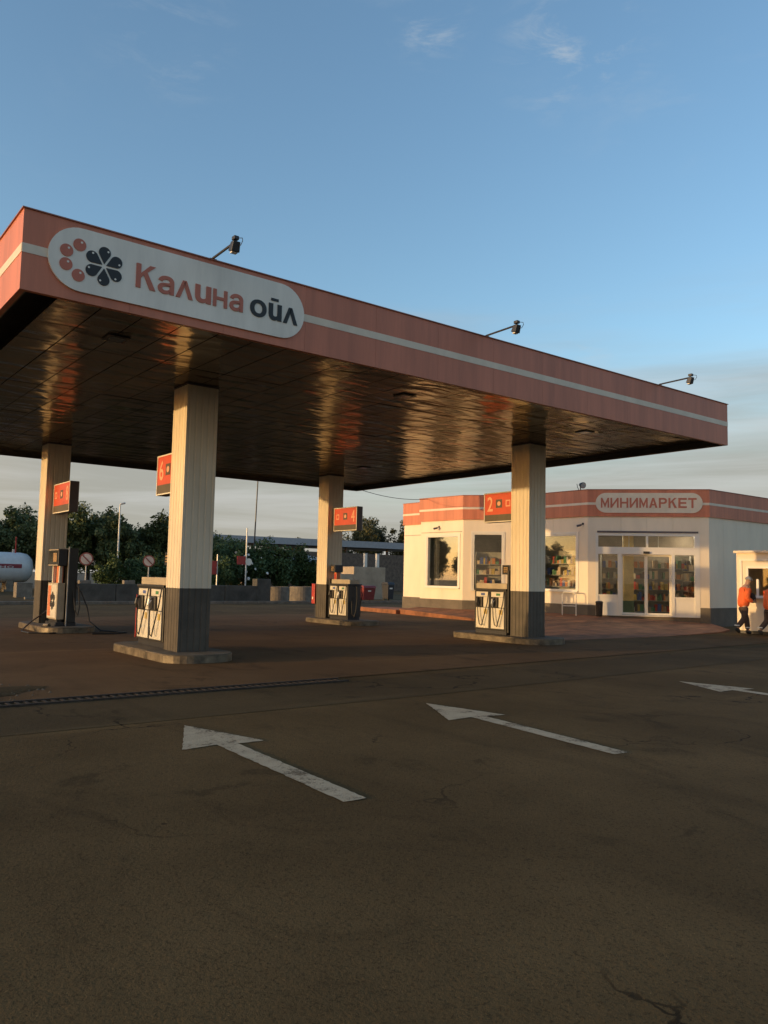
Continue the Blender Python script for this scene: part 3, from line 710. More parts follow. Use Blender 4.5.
# the other kind of dispenser at column 8
t = empty('gas_dispenser', 'small grey dispenser with orange flower print beside the number 8 column', 'fuel pump', (C4[0], 21.25, .146))
b = MB(); b.box(-.27, .22, -.42, .46, 0, .09); b.build('base', M['steel_dark'], t)
b = MB(); b.box(-.26, -.07, -.40, .44, .16, 1.07); bd = b.build('cabinet', M['pump_beige'], t, bevel=.012)
b = MB(); b.box(-.22, -.09, -.34, .38, .09, .16); b.build('plinth', M['pump_black'], t)
b = MB(); b.box(-.266, -.2605, -.36, .40, .20, 1.03); pn = b.build('front_panel', M['pump_white'], bd)
b = MB(); b.box(-.269, -.2665, .12, .37, .23, 1.00); b.build('orange_print', M['orange'], bd)
pm = plane_m(Vector((-.2668, 0, 0)), (0, -1, 0), (-1, 0, 0))
for k in range(6):
    q = math.pi/2+k*math.pi/3
    pts = [(.03, 0)]+[(.15+.08*math.cos(rad(-118+236*i/12)), .08*math.sin(rad(-118+236*i/12))) for i in range(13)]
    b = MB(); b.prism_m([(.04+x*math.cos(q)-y*math.sin(q), .62+x*math.sin(q)+y*math.cos(q)) for x, y in pts], .003, pm); b.build('petal', M['logo_dark'], bd)
for yy in (-.26, .30):
    b = MB(); b.box(-.20, -.13, yy-.035, yy+.035, 1.07, 1.52); b.build('post', M['pump_white'], t)
b = MB(); b.box(-.12, -.08, -.20, .24, 1.07, 1.49); b.build('back_plate', M['orange'], t)
b = MB(); b.box(-.28, -.06, -.42, .44, 1.50, 1.92); hd = b.build('display_head', M['steel_dark'], t, bevel=.012)
b = MB(); b.box(-.288, -.2805, -.36, .38, 1.55, 1.87); s_ = b.build('display_face', M['screen'], hd)
b = MB(); b.box(-.291, -.2885, -.30, .0, 1.60, 1.82); b.build('digits', M['display'], s_)
b = MB(); b.box(-.292, -.2805, -.42, .44, 1.892, 1.915); b.box(-.292, -.2805, -.42, .44, 1.505, 1.527); b.build('head_trim', M['pump_beige'], hd)
b = MB(); b.box(-.03, .19, -.47, .30, .09, 1.95); b.build('tall_cabinet', M['pump_black'], t, bevel=.01)
b = MB(); b.box(-.055, -.031, -.50, -.471, .0, 1.98); b.build('pale_edge', M['galv'], t)
b = MB(); b.tube([(.15, -.48, 1.0), (.28, -.56, .85), (.44, -.60, .45), (.50, -.62, .12), (.75, -.75, -.11), (1.05, -.95, -.125), (1.2, -1.3, -.128), (.8, -1.6, -.128), (.3, -1.5, -.128)], .018, 7); b.build('hose', M['rubber'], t)
b = MB(); b.tube([(.16, -.48, 1.15), (.21, -.58, .95), (.24, -.60, .5), (.20, -.62, .25), (.14, -.60, .4), (.10, -.48, .9)], .016, 7); b.build('hose', M['rubber'], t)
b = MB(); b.tube([(-.25, .46, .35), (-.34, .50, .26), (-.60, .40, .10), (-.85, .12, -.05), (-1.0, -.2, -.125), (-.95, -.7, -.128), (-.55, -.95, -.128), (-.1, -.9, -.128)], .018, 7); b.build('hose', M['rubber'], t)
b = MB(); b.tube([(-.5, -.3, .02), (-.42, -.45, .03)], .05, 8); b.build('nozzle', M['worn_yellow'], t)
# red extinguisher box behind column 4
t = empty('fire_box', 'red fire box behind the number 4 column', 'fire box', (C3[0]-.15, 23.05, .146))
b = MB(); b.box(-.14, .14, -.10, .10, .45, 1.12); b.build('box', M['pump_red'], t, bevel=.012)
b = MB(); b.box(-.04, .04, -.04, .04, 0, .45); b.build('post', M['steel_dark'], t)
b = MB(); b.box(-.15, -.141, -.02, .04, .60, .68); b.build('label_plate', M['oval'], t)

# ------------------------------------------------------------------ shop
PT = dict(A=(23.54, 28.93), B2=(23.54, 26.51), B=(22.495, 26.51), C=(22.682, 24.035), F=(24.2, 22.22), D=(24.277, 18.975), E=(27.126, 15.785), R=(36.85, 15.785), Q=(36.85, 28.93))
ORD = ['A', 'B2', 'B', 'C', 'F', 'D', 'E', 'R', 'Q']
P2 = [Vector(PT[k]) for k in ORD]; NP = len(P2)
area = sum(P2[i].x*P2[(i+1) % NP].y-P2[(i+1) % NP].x*P2[i].y for i in range(NP))
def seg(i):
    a, b_ = P2[i], P2[(i+1) % NP]; u = (b_-a).normalized(); n = Vector((u.y, -u.x))
    if area < 0: n = -n
    return a, b_, u, n
def off(i, d):
    """corner i moved out by d (mitred)"""
    a0, b0, u0, n0 = seg((i-1) % NP); a1, b1, u1, n1 = seg(i)
    den = 1+n0.dot(n1); return P2[i]+(n0+n1)*d/den
def wallbox(bm_, i, s0, s1, z0, z1, d0, d1):
    """box on wall i from s0 to s1 (None = mitred corner), from offset d0 (inner) to d1 (outer)"""
    a, b_, u, n = seg(i); pts = []
    for d in (d0, d1):
        pts.append(off(i, d) if s0 is None else a+u*s0+n*d)
    for d in (d1, d0):
        pts.append(off((i+1) % NP, d) if s1 is None else a+u*s1+n*d)
    bm_.prism([(p.x, p.y) for p in pts], z0, z1)
shop = empty('shop_building', 'white single-storey shop with salmon parapet, dark plinth and glazed corner entrance', 'building')
HT, FB, PLZ = 4.963, 3.973, 0.673
OPEN = {2: [(0.385, 2.255, 1.168, 3.346)], 3: [(0.396, 1.628, 1.113, 3.423)], 4: [(0.495, 2.75, 1.168, 3.335)], 5: [(0.275, 3.949, 0.31, 3.368)]}
for i in range(NP):
    a, b_, u, n = seg(i); ln = (b_-a).length; ops = OPEN.get(i, [])
    vis = i in (0, 1, 2, 3, 4, 5, 6)
    # structural layer
    bm_ = MB(); cuts = [None]+[c for o_ in ops for c in (o_[0], o_[1])]+[None]
    for k in range(0, len(cuts), 2): wallbox(bm_, i, cuts[k], cuts[k+1], -0.207, HT-.1, -.22, -.05)
    for o_ in ops:
        wallbox(bm_, i, o_[0], o_[1], -0.207, o_[2], -.22, -.05); wallbox(bm_, i, o_[0], o_[1], o_[3], HT-.1, -.22, -.05)
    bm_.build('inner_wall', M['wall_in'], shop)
    # cladding panels with fine open joints
    xs = [None]+[c for o_ in ops for c in (o_[0], o_[1])]+[None]
    g_ = .004
    def run(s0, s1, z0, z1):
        l0 = 0 if s0 is None else s0; l1 = ln if s1 is None else s1; k = max(1, round((l1-l0)/1.0))
        for j in range(k):
            pa = s0 if j == 0 else l0+(l1-l0)*j/k+g_; pb = s1 if j == k-1 else l0+(l1-l0)*(j+1)/k-g_
            q = MB(); wallbox(q, i, pa, pb, z0, z1, -.046, 0); q.build('wall_panel', M['wall'], shop)
    for k in range(0, len(xs), 2): run(xs[k], xs[k+1], PLZ, FB+.05)
    for o_ in ops:
        if o_[2] > PLZ: run(o_[0], o_[1], PLZ, o_[2])
        run(o_[0], o_[1], o_[3], FB+.05)
    # plinth
    q = MB()
    if i == 5:
        wallbox(q, i, None, 0.275, -0.207, PLZ, -.046, .03); q.build('plinth', M['plinth'], shop)
        q = MB(); wallbox(q, i, 3.949, None, -0.207, PLZ, -.046, .03)
    else: wallbox(q, i, None, None, -0.207, PLZ, -.046, .03)
    q.build('plinth', M['plinth'], shop)
    # parapet band with stripe and cap
    q = MB(); wallbox(q, i, None, None, FB, HT, -.10, .05); pb_ = q.build('parapet', M['salmon'], shop)
    q = MB(); wallbox(q, i, None, None, HT, HT+.025, -.12, .07); q.build('coping', M['salmon_trim'], pb_)
    q = MB()
    if i == 5: wallbox(q, i, None, 0.297, 4.402, 4.49, .05, .056); wallbox(q, i, 4.037, None, 4.402, 4.49, .05, .056)
    else: wallbox(q, i, None, None, 4.402, 4.49, .05, .056)
    q.build('stripe', M['stripe'], pb_)
inn = [off(i, -.215) for i in range(NP)]
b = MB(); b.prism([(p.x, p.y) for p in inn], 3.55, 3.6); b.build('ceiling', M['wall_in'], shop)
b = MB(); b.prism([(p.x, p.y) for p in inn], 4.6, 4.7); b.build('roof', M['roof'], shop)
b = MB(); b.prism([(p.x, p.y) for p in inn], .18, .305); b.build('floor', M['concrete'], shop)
for (x, y) in ((26.6, 20.5), (26.7, 24.6), (28.4, 18.2)):
    b = MB(); b.box(x-.6, x+.6, y-.09, y+.09, 3.49, 3.54); o = b.build('ceiling_lamp', M['lamp_emit'], shop)
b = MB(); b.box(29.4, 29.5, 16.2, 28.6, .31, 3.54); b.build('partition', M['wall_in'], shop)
# framed windows
def fr_matrix(i):
    a, b_, u, n = seg(i); return plane_m(Vector((a.x, a.y, 0)), (u.x, u.y, 0), (n.x, n.y, 0))
def frame_box(i, s0, s1, z0, z1, d0, d1, name, m, parent, bev=.0):
    q = MB(); wallbox(q, i, s0, s1, z0, z1, d0, d1); return q.build(name, m, parent, bevel=bev)
def window(i, o_, mull=()):
    s0, s1, z0, z1 = o_; f = .06
    q = MB(); wallbox(q, i, s0+.001, s0+f, z0+.001, z1-.001, -.14, .01); wallbox(q, i, s1-f, s1-.001, z0+.001, z1-.001, -.14, .01)
    wallbox(q, i, s0+f, s1-f, z0+.001, z0+f, -.139, .009); wallbox(q, i, s0+f, s1-f, z1-f, z1-.001, -.139, .009)
    for s in mull: wallbox(q, i, s-.03, s+.03, z0+f, z1-f, -.138, .008)
    wn = q.build('window', M['pvc'], shop)
    edges = [s0+f]+[v for s in mull for v in (s-.03, s+.03)]+[s1-f]
    for k in range(0, len(edges), 2): frame_box(i, edges[k], edges[k+1], z0+f, z1-f, -.07, -.062, 'pane', M['glass'], wn)
    frame_box(i, s0-.06, s1+.06, z0-.04, z0-.001, .001, .07, 'sill', M['pvc'], wn)
    frame_box(i, s0-.07, s0-.003, z0+.001, z1+.001, .001, .02, 'trim', M['pvc'], wn); frame_box(i, s1+.003, s1+.07, z0+.001, z1+.001, .001, .02, 'trim', M['pvc'], wn)
    frame_box(i, s0-.07, s1+.07, z1+.002, z1+.07, .001, .021, 'trim', M['pvc'], wn)
    return wn
window(2, OPEN[2][0]); window(3, OPEN[3][0]); window(4, OPEN[4][0])
# corner entrance
i = 5
def fb(*a): return frame_box(i, *a)
q = MB()
wallbox(q, i, 0.276, 0.374, 0.311, 3.367, -.14, .012); wallbox(q, i, 3.773, 3.948, 0.311, 3.367, -.14, .012)
wallbox(q, i, 0.374, 3.773, 3.258, 3.366, -.139, .011); wallbox(q, i, 0.374, 3.773, 2.576, 2.84, -.139, .011)
wallbox(q, i, 2.09, 2.156, 2.84, 3.258, -.138, .010)
wallbox(q, i, 1.078, 1.21, 0.321, 2.576, -.138, .010); wallbox(q, i, 2.97, 3.08, 0.321, 2.576, -.138, .010)
wallbox(q, i, 0.374, 3.773, 0.311, 0.343, -.137, .009)
ent = q.build('entrance_frame', M['pvc'], shop)
fb(0.374, 2.09, 2.84, 3.258, -.07, -.062, 'pane', M['glass'], ent); fb(2.156, 3.773, 2.84, 3.258, -.07, -.062, 'pane', M['glass'], ent)
fb(0.374, 1.078, 1.08, 2.576, -.07, -.062, 'pane', M['glass'], ent); fb(3.08, 3.773, 1.036, 2.576, -.07, -.062, 'pane', M['glass'], ent)
fb(0.374, 1.078, 0.343, 1.014, -.08, -.02, 'lower_panel', M['pvc'], ent); fb(0.374, 1.078, 1.014, 1.08, -.09, .0, 'rail', M['pvc'], ent)
fb(3.08, 3.773, 0.343, 0.97, -.08, -.02, 'lower_panel', M['pvc'], ent); fb(3.08, 3.773, 0.97, 1.036, -.09, .0, 'rail', M['pvc'], ent)
fb(0.33, 3.905, 3.368, 3.434, .001, .035, 'rail', M['sign_case'], ent)
for (s0, s1) in ((1.216, 2.09), (2.096, 2.965)):
    q = MB(); wallbox(q, i, s0, s0+.05, 0.354, 2.571, -.20, -.15); wallbox(q, i, s1-.05, s1, 0.354, 2.571, -.20, -.15)
    wallbox(q, i, s0+.05, s1-.05, 0.354, 0.431, -.199, -.151); wallbox(q, i, s0+.05, s1-.05, 2.51, 2.571, -.199, -.151)
    dr = q.build('sliding_door', M['pvc'], shop); fb(s0+.05, s1-.05, 0.431, 2.51, -.179, -.171, 'pane', M['glass'], dr)
fb(1.98, 2.2, 2.598, 2.686, .012, .07, 'door_sensor', M['pump_black'], ent)
for k, s in enumerate((1.485, 2.53)):
    fb(s, s+.02, 2.84, 3.258, -.20, -.18, 'transom_bar', M['pvc'], ent)
# shop name board
EM = fr_matrix(5); EM = EM @ Matrix.Translation((0, 0, .056))
q = MB(); q.prism_m(stadium(0.275, 4.059, 4.105, 4.842, 18), .025, EM); nb = q.build('shop_name_board', M['stripe'], shop)
EM2 = EM @ Matrix.Translation((0, 0, .0252))
sgn = 'МИНИМАРКЕТ'
letters(sgn, spread(sgn, 0.462, 3.85, 4.292, 4.661, gap=.10, bold=.03), EM2, M['logo_red'], nb, bold=.03)
# small cameras and lamp on the shop
def wall_cam(i, s, z, label):
    a, b_, u, n = seg(i); p = a+u*s+n*.0
    t = empty('security_camera', label, 'camera', (p.x, p.y, z), 'small cameras on the shop wall', math.atan2(n.y, n.x))
    b = MB(); b.lathe([(0, .045), (.02, .045), (.03, .03)], (0, 0, 0), (1, 0, 0), 14); b.build('mount', M['steel_dark'], t)
    b = MB(); b.tube([(.03, 0, 0), (.10, 0, -.02), (.16, -.05, -.05)], .015, 6); b.build('arm', M['steel_dark'], t)
    b = MB(); b.lathe([(0, .03), (.02, .04), (.16, .045), (.18, .04)], (.12, .02, -.05), (.7, -.6, -.25), 12); b.build('camera_body', M['sign_case'], t)
wall_cam(2, 1.1, 3.72, 'small dark camera on the shop wall above the leftmost window')
wall_cam(4, 3.025, 3.698, 'small dark camera left of the shop entrance under the parapet')
a, b_, u, n = seg(4); p = a+u*2.93+n*.02
t = empty('roof_floodlight', 'dark round floodlight on the shop parapet left of the shop name', 'floodlight', (p.x, p.y, HT+.025), None, math.atan2(n.y, n.x))
b = MB(); b.tube([(0, 0, 0), (.02, 0, .12)], .02, 8); b.build('bracket', M['steel_dark'], t)
b = MB(); b.lathe([(-.12, .04), (-.10, .07), (.05, .115), (.10, .12)], (.06, .10, .17), (.35, .9, -.25), 18); h_ = b.build('lamp_head', M['steel_dark'], t, smooth=False)
b = MB(); b.lathe([(0, .105), (.006, .105)], (.0965, .195, .144), (.35, .9, -.25), 18); b.build('lens', M['galv'], t)
b = MB(); b.tube([(0, -.08, 0), (0, -.14, .10), (.02, -.16, .24)], .012, 6); b.build('stay', M['steel_dark'], t)
# low cable conduit along the wall of the bay
q = MB(); wallbox(q, 2, 0.055, 2.42, 3.478, 3.495, .001, .015); wallbox(q, 0, 0.055, 2.31, 3.478, 3.495, .001, .015); q.build('conduit', M['sign_case'], shop)

# shelves with goods inside the shop
def goods_color():
    return random.choice([(.45, .06, .04), (.5, .35, .08), (.08, .2, .1), (.55, .5, .42), (.55, .2, .06), (.06, .1, .3), (.4, .3, .2), (.1, .06, .05), (.6, .45, .3)])
def shelf_unit(x, y, rz, ln, ht, label, n=5):
    t = empty('shelf_unit', label, 'shelf', (x, y, .308), 'stocked shelves inside the shop', rz)
    b = MB(); b.box(-ln/2, -ln/2+.03, -.2, .2, 0, ht).box(ln/2-.03, ln/2, -.2, .2, 0, ht); b.build('side', M['shelf'], t)
    b = MB(); b.box(-ln/2+.03, ln/2-.03, .17, .2, 0, ht); b.build('back', M['shelf'], t)
    g_ = MB(); g_.c = []
    for k in range(n):
        z = .1+k*(ht-.2)/n
        b = MB(); b.box(-ln/2+.03, ln/2-.03, -.2, .169, z, z+.025); b.build('shelf_board', M['shelf'], t)
        xx = -ln/2+.05
        while xx < ln/2-.14:
            w_ = random.uniform(.06, .16); hh = random.uniform(.12, (ht-.2)/n*.78)
            if random.random() < .9: g_.box(xx, xx+w_*.9, -.17, .10, z+.026, z+.026+hh); g_.c.append(goods_color())
            xx += w_
    o = g_.build('goods', M['goods'], t); o['kind'] = 'stuff'
shelf_unit(27.5, 18.7, rad(-48), 3.4, 2.3, 'stocked shelf seen through the right entrance door')
shelf_unit(25.3, 20.9, rad(-92), 2.9, 2.45, 'stocked shelf behind the window left of the entrance')
shelf_unit(28.55, 16.95, rad(-90), 1.4, 2.2, 'stocked shelf behind the narrow right side light')
shelf_unit(26.4, 22.9, rad(-92), 1.6, 1.7, 'stocked shelf deeper inside behind the pillar with number 2')
shelf_unit(24.75, 24.05, rad(-50), 1.9, 2.4, 'stocked shelf behind the angled window beside the number two pump')
# interior pillar with a green dado, seen through the left door
a, b_, u, n = seg(5); p = a+u*1.36-n*.50
t = empty('interior_pillar', 'yellow painted pillar with green base behind the left entrance door', 'pillar', (p.x, p.y, .307), None, math.atan2(u.y, u.x))
b = MB(); b.box(-.05, .32, -.15, .2, .55, 3.2); b.build('shaft', M['cream_post'], t)
b = MB(); b.box(-.056, .326, -.156, .206, 0, .549); b.build('dado', M['leaf_pad'] if 'leaf_pad' in M else mat('green_dado', (.12, .16, .08), .7), t)
# curtain inside the left window
a, b_, u, n = seg(2); p = a+u*.2-n*.35
t = empty('curtain', 'pale curtain hanging inside the leftmost shop window', 'curtain', (p.x, p.y, 1.06), None, math.atan2(u.y, u.x))
b = MB(); vs_ = []; k = 26
for j in range(k): 
    for z in (0, 2.3): vs_.append((j*.022, .05*math.sin(j*1.1), z))
b.add(vs_, [(2*j, 2*j+2, 2*j+3, 2*j+1) for j in range(k-1)]); cu_ = b.build('cloth', mat('curtain_cloth', (.30, .28, .25), .9), t)
so_ = cu_.modifiers.new('th', 'SOLIDIFY'); so_.thickness = .006
b = MB(); b.tube([(-.05, 0, 2.32), (2.1, 0, 2.32)], .012, 6); b.build('rail', M['galv'], t)

# apron in front of the shop: red pavers rising gently to the door
apr = [(15.9, 13.75), (18.2, 13.6), (20.4, 13.4), (22.6, 13.6), (24.2, 13.75), (25.6, 14.2), (27.2, 15.7), (27.13, 15.79), (24.32, 18.99), (24.22, 22.22), (22.73, 24.04), (22.55, 26.50), (21.6, 26.8), (21.2, 24.4), (20.9, 21.5), (18.6, 17.6)]
az = [.004, .006, .008, .012, .02, .04, .10, .12, .30, .31, .31, .31, .20, .16, .08, .01]
b = MB(); n_ = len(apr); cxy = (22.4, 17.6, .15)
b.add([(p_[0], p_[1], az[k]) for k, p_ in enumerate(apr)]+[(p_[0], p_[1], -.05) for p_ in apr]+[cxy], [(k, (k+1) % n_, 2*n_) for k in range(n_)]+[(n_+k, n_+(k+1) % n_, (k+1) % n_, k) for k in range(n_)])
struct(b.build('pavement', M['pavers']))
# raised kerbed walk along the left wing of the shop
b = MB(); b.prism([(21.5, 26.75), (22.49, 26.50), (22.49, 26.6), (23.54, 26.6), (23.54, 30.2), (21.9, 30.2)], -.05, .15); struct(b.build('kerbed_walk', M['pavers']))
kb = empty('kerb', None, None); kb['kind'] = 'structure'
for k in range(4):
    b = MB(); x0_, y0_ = 21.38+.095*k, 26.75+.86*k
    b.prism([(x0_, y0_), (x0_+.12, y0_-.012), (x0_+.12+.094, y0_+.835), (x0_+.094, y0_+.847)], -.05, .165); b.build('kerb_stone', M['pavers'], kb)
# white cycle rail and litter bin left of the entrance
t = empty('cycle_rail', 'white tubular rail standing by the wall left of the entrance', 'rail', (23.8, 19.45, .27), None, rad(-82))
for k in range(1):
    b = MB(); x = -.3; b.tube([(x, 0, 0), (x, 0, .78), (x+.08, 0, .86), (x+.5, 0, .86), (x+.58, 0, .78), (x+.58, 0, 0)], .02, 8); b.build('hoop', M['pvc'], t)
b = MB(); b.tube([(-.3, .0, .35), (.28, .0, .35)], .016, 8); b.build('cross_bar', M['pvc'], t)
a, b_, u, n = seg(5); p = a+u*.38+n*.35
t = empty('litter_bin', 'small dark litter bin beside the entrance frame', 'bin', (p.x, p.y, .28))
b = MB(); b.lathe([(0, .10), (.04, .115), (.46, .13), (.50, .135)], (0, 0, 0), (0, 0, 1), 16); b.build('body', M['rust'], t)
b = MB(); b.lathe([(.50, .14), (.53, .14), (.56, .09)], (0, 0, 0), (0, 0, 1), 16); b.build('lid', M['steel_dark'], t)

# kiosk in front of the right wall
t = empty('kiosk', 'white kiosk with dark service window at the right edge', 'kiosk', (24.72, 11.4, 0))
b = MB(); b.box(.1, 2.5, -1.9, 2.0, 0, .10); b.build('skid', M['steel_dark'], t)
q = MB(); q.box(.0, .06, -2.0, .55, .10, 1.15).box(.0, .06, 1.72, 2.05, .10, 2.55).box(.0, .06, -2, 1.72, 2.12, 2.55).box(0, .06, -2.0, .55, 1.15, 2.12)
q.box(0, .06, .55, 1.72, .10, 1.15); q.build('front_wall', M['wall'], t)
b = MB(); b.box(.06, 2.6, 2.0, 2.05, .10, 2.55).box(.06, 2.6, -2.0, -1.95, .10, 2.55).box(2.55, 2.6, -1.95, 2.0, .10, 2.55); b.build('wall', M['wall'], t)
b = MB(); b.box(-.10, 2.7, -2.08, 2.10, 2.551, 2.62); b.build('roof', M['stripe'], t)
b = MB(); b.box(-.03, -.001, -1.9, 1.95, 2.30, 2.345); b.box(-.03, -.001, 1.86, 1.93, .12, 2.30); b.build('trim', M['pvc'], t)
q = MB(); q.box(-.02, .05, .551, .61, 1.151, 2.119).box(-.02, .05, 1.66, 1.719, 1.151, 2.119).box(-.019, .049, .61, 1.66, 1.151, 1.21).box(-.019, .049, .61, 1.66, 2.06, 2.119); wn = q.build('service_window', M['pvc'], t)
b = MB(); b.box(.02, .026, .61, 1.66, 1.21, 2.06); b.build('pane', M['glass'], wn)
b = MB(); b.box(-.018, .048, 1.33, 1.40, 1.21, 1.72); b.build('mullion', M['pvc'], wn)
b = MB(); b.box(-.16, -.021, .5, 1.75, 1.12, 1.15); b.build('counter', M['pvc'], t)
b = MB(); b.box(.06, 2.55, -1.95, 2.0, .10, .14); b.build('floor', M['concrete_shaded'], t)

# ------------------------------------------------------------------ people
def person(x, y, rz, label, ph=1, hold=True, s=1.0):
    """walking worker; local +x forward. ph: which leg leads"""
    t = empty('person', label, 'person', (x, y, 0), 'workers in orange jackets', rz); t.scale = (s, s, s)
    l1, l2 = ph*.11, -ph*.11
    J = [(0, 0, .94), (.02, 0, 1.12), (.05, 0, 1.30), (.08, 0, 1.45), (.12, 0, 1.53), (.16, 0, 1.62), (.19, 0, 1.72),   # 0-6 pelvis..crown
         (0, .10, .92), (.13, .10, .53), (.17, .10, .13), (.28, .10, .07),                                             # 7-10 lead leg
         (0, -.10, .92), (-.02, -.10, .50), (-.24, -.10, .20), (-.16, -.10, .09),                                      # 11-14 rear leg
         (.06, .20, 1.42), (.02, .25, 1.14), (.22, .16, 1.06), (.31, .10, 1.08),                                       # 15-18 arm
         (.06, -.20, 1.42), (.00, -.25, 1.14), (.20, -.18, 1.02), (.29, -.12, 1.03)]                                   # 19-22 arm
    if ph < 0: J = [(a_, -b_, c_) for a_, b_, c_ in J]
    Ed = [(0, 1), (1, 2), (2, 3), (3, 4), (4, 5), (5, 6), (0, 7), (7, 8), (8, 9), (9, 10), (0, 11), (11, 12), (12, 13), (13, 14), (3, 15), (15, 16), (16, 17), (17, 18), (3, 19), (19, 20), (20, 21), (21, 22)]
    Rr = [(.15, .12), (.14, .11), (.16, .12), (.13, .10), .055, (.09, .085), (.075, .07), .085, .06, .045, .04, .085, .06, .045, .04, .06, .047, .038, .03, .06, .047, .038, .03]
    skinned('body', J, Ed, Rr, M['skin'], t)
    # jacket over trunk and arms
    jj = [J[k] for k in (0, 1, 2, 3, 15, 16, 17, 19, 20, 21)]; jj[0] = (J[0][0]-.01, 0, .80); jj[3] = (J[3][0], 0, 1.46)
    je = [(0, 1), (1, 2), (2, 3), (3, 4), (4, 5), (5, 6), (3, 7), (7, 8), (8, 9)]
    jk = skinned('jacket', jj, je, [(.225, .20), (.205, .18), (.205, .17), (.15, .12), .092, .08, .066, .092, .08, .066], M['hivis'], t)
    # trousers
    tj = [(J[0][0], 0, .88), (J[7][0], J[7][1], .80), J[8], (J[9][0], J[9][1], J[9][2]+.02), (J[11][0], J[11][1], .80), J[12], (J[13][0], J[13][1], J[13][2]+.04)]
    skinned('trousers', tj, [(0, 1), (1, 2), (2, 3), (0, 4), (4, 5), (5, 6)], [(.11, .10), .12, .09, .08, .12, .09, .08], M['trousers'], t)
    for k, (h0, toe) in enumerate(((J[9], J[10]), (J[13], J[14]))):
        hx, hy, hz = h0; tx, ty, tz = toe
        bt = skinned('boot', [(hx, hy, hz+.04), (hx, hy, hz-.04), (tx, ty, max(.045, tz-.01)), (hx-.05, hy, max(.045, hz-.07))], [(0, 1), (1, 2), (1, 3)], [.066, .062, .048, .046], M['boots'], t)
        b = MB(); b.lathe([(0, .084), (.035, .084)], (hx, hy, hz+.08), (0, 0, 1), 14); b.build('reflective_band', M['reflect'], bt)
    # head details
    hx, hz = J[5][0]+.03, 1.665
    b = MB(); b.lathe([(0, .098), (.04, .100), (.075, .085), (.10, .05), (.108, .01)], (hx-.025, 0, hz+.022), (.28, 0, 1), 16); cp = b.build('cap', M['cap'], t, smooth=True)
    bp_ = [(.10*math.cos(rad(-75+150*q/10)), .085*math.sin(rad(-75+150*q/10))) for q in range(11)]
    b = MB(); b.prism([(hx+.03+x_, y_) for x_, y_ in bp_], [hz+.035-.28*x_ for x_, y_ in bp_], [hz+.047-.28*x_ for x_, y_ in bp_]); b.build('brim', M['cap'], cp)
    b = MB(); b.lathe([(0, .008), (.03, .016), (.045, .006)], (hx+.085, 0, hz-.01), (.7, 0, -.6), 8); b.build('nose', M['skin'], t)
    for sy in (-1, 1):
        b = MB(); b.lathe([(0, .02), (.012, .028), (.02, .02)], (hx-.02, sy*.088, hz-.015), (0, sy, 0), 10); b.build('ear', M['skin'], t)
        b = MB(); b.lathe([(0, .009), (.006, .009)], (hx+.075, sy*.034, hz+.005), (1, 0, -.2), 8); b.build('eye', M['boots'], t)
        # hands: palm stub belongs to the body; four fingers and a thumb
        w_ = Vector(J[18] if sy*ph > 0 else J[22])
        for f_ in range(4):
            o_ = w_+Vector((.012, 0, .026-.018*f_)); ln = (.07, .08, .075, .06)[f_]
            b = MB(); b.tube([o_, o_+Vector((ln*.6, -.012*sy, -.006)), o_+Vector((ln*.75, -.035*sy, -.012)), o_+Vector((ln*.55, -.052*sy, -.012))], [.0105, .010, .009, .007], 7); b.build('finger', M['skin'], t)
        o_ = w_+Vector((-.02, 0, .03)); b = MB(); b.tube([o_, o_+Vector((.03, -.01*sy, .028)), o_+Vector((.06, -.03*sy, .03))], [.013, .011, .008], 7); b.build('thumb', M['skin'], t)
    return t
person(23.95, 12.83, rad(-38), 'walking worker in orange jacket and grey cap, in front of the kiosk window', 1)
person(23.55, 11.83, rad(-38), 'worker in orange jacket half cut off by the right edge', -1, s=.96)
t = empty('bundle', 'dark bundle held against the chest of the worker by the kiosk', 'bag', (24.17, 12.67, .98), None, rad(-38))
t_ = skinned('cloth_bundle', [(-.02, 0, .0), (.03, 0, .10), (.02, 0, .22), (-.02, 0, .32)], [(0, 1), (1, 2), (2, 3)], [.08, .115, .10, .05], M['glove'], t)

# ------------------------------------------------------------------ background yard
kb = empty('kerb', None, None); kb['kind'] = 'structure'
src = None
for k in range(58):
    x = -14+k*1.0
    if src is None: b = MB(); b.box(0, .99, 38.1, 38.36, -.03, .13); src = b.build('kerb_stone', M['concrete'], kb, bevel=.012); src.location.x = x
    else: o = linkcopy(src, 'kerb_stone', kb); o.location.x = x
wl = empty('low_wall', 'low wall of concrete blocks with shade in their colour, behind the forecourt kerb', 'wall', (0, 39.25, 0))
src = None
for k in range(5):
    x = 11.75+k*1.95
    if src is None: b = MB(); b.box(.008, 1.935, -.2, .2, -.03, .93); src = b.build('block', M['concrete_shaded'], wl, bevel=.02); src.location.x = x
    else: o = linkcopy(src, 'block', wl); o.location = (x, random.uniform(-.02, .02), random.uniform(-.02, .02)); o.rotation_euler.z = random.uniform(-.01, .01)
b = MB(); b.box(21.42, 22.28, -.25, .3, -.03, 1.31); b.build('block', M['concrete_shaded'], wl, bevel=.02)
for (x0, x1, h_) in ((11.95, 12.5, .16), (14.1, 14.65, .18)):
    b = MB(); b.box(x0, x1, 39.1, 39.4, .935, .93+h_+.01); o = b.build('loose_block', M['concrete'], bevel=.015)
    tag(o, 'small pale block lying on the low wall, %s' % ('left one' if x0 < 13 else 'right one'), 'block', 'pale blocks on the low wall')
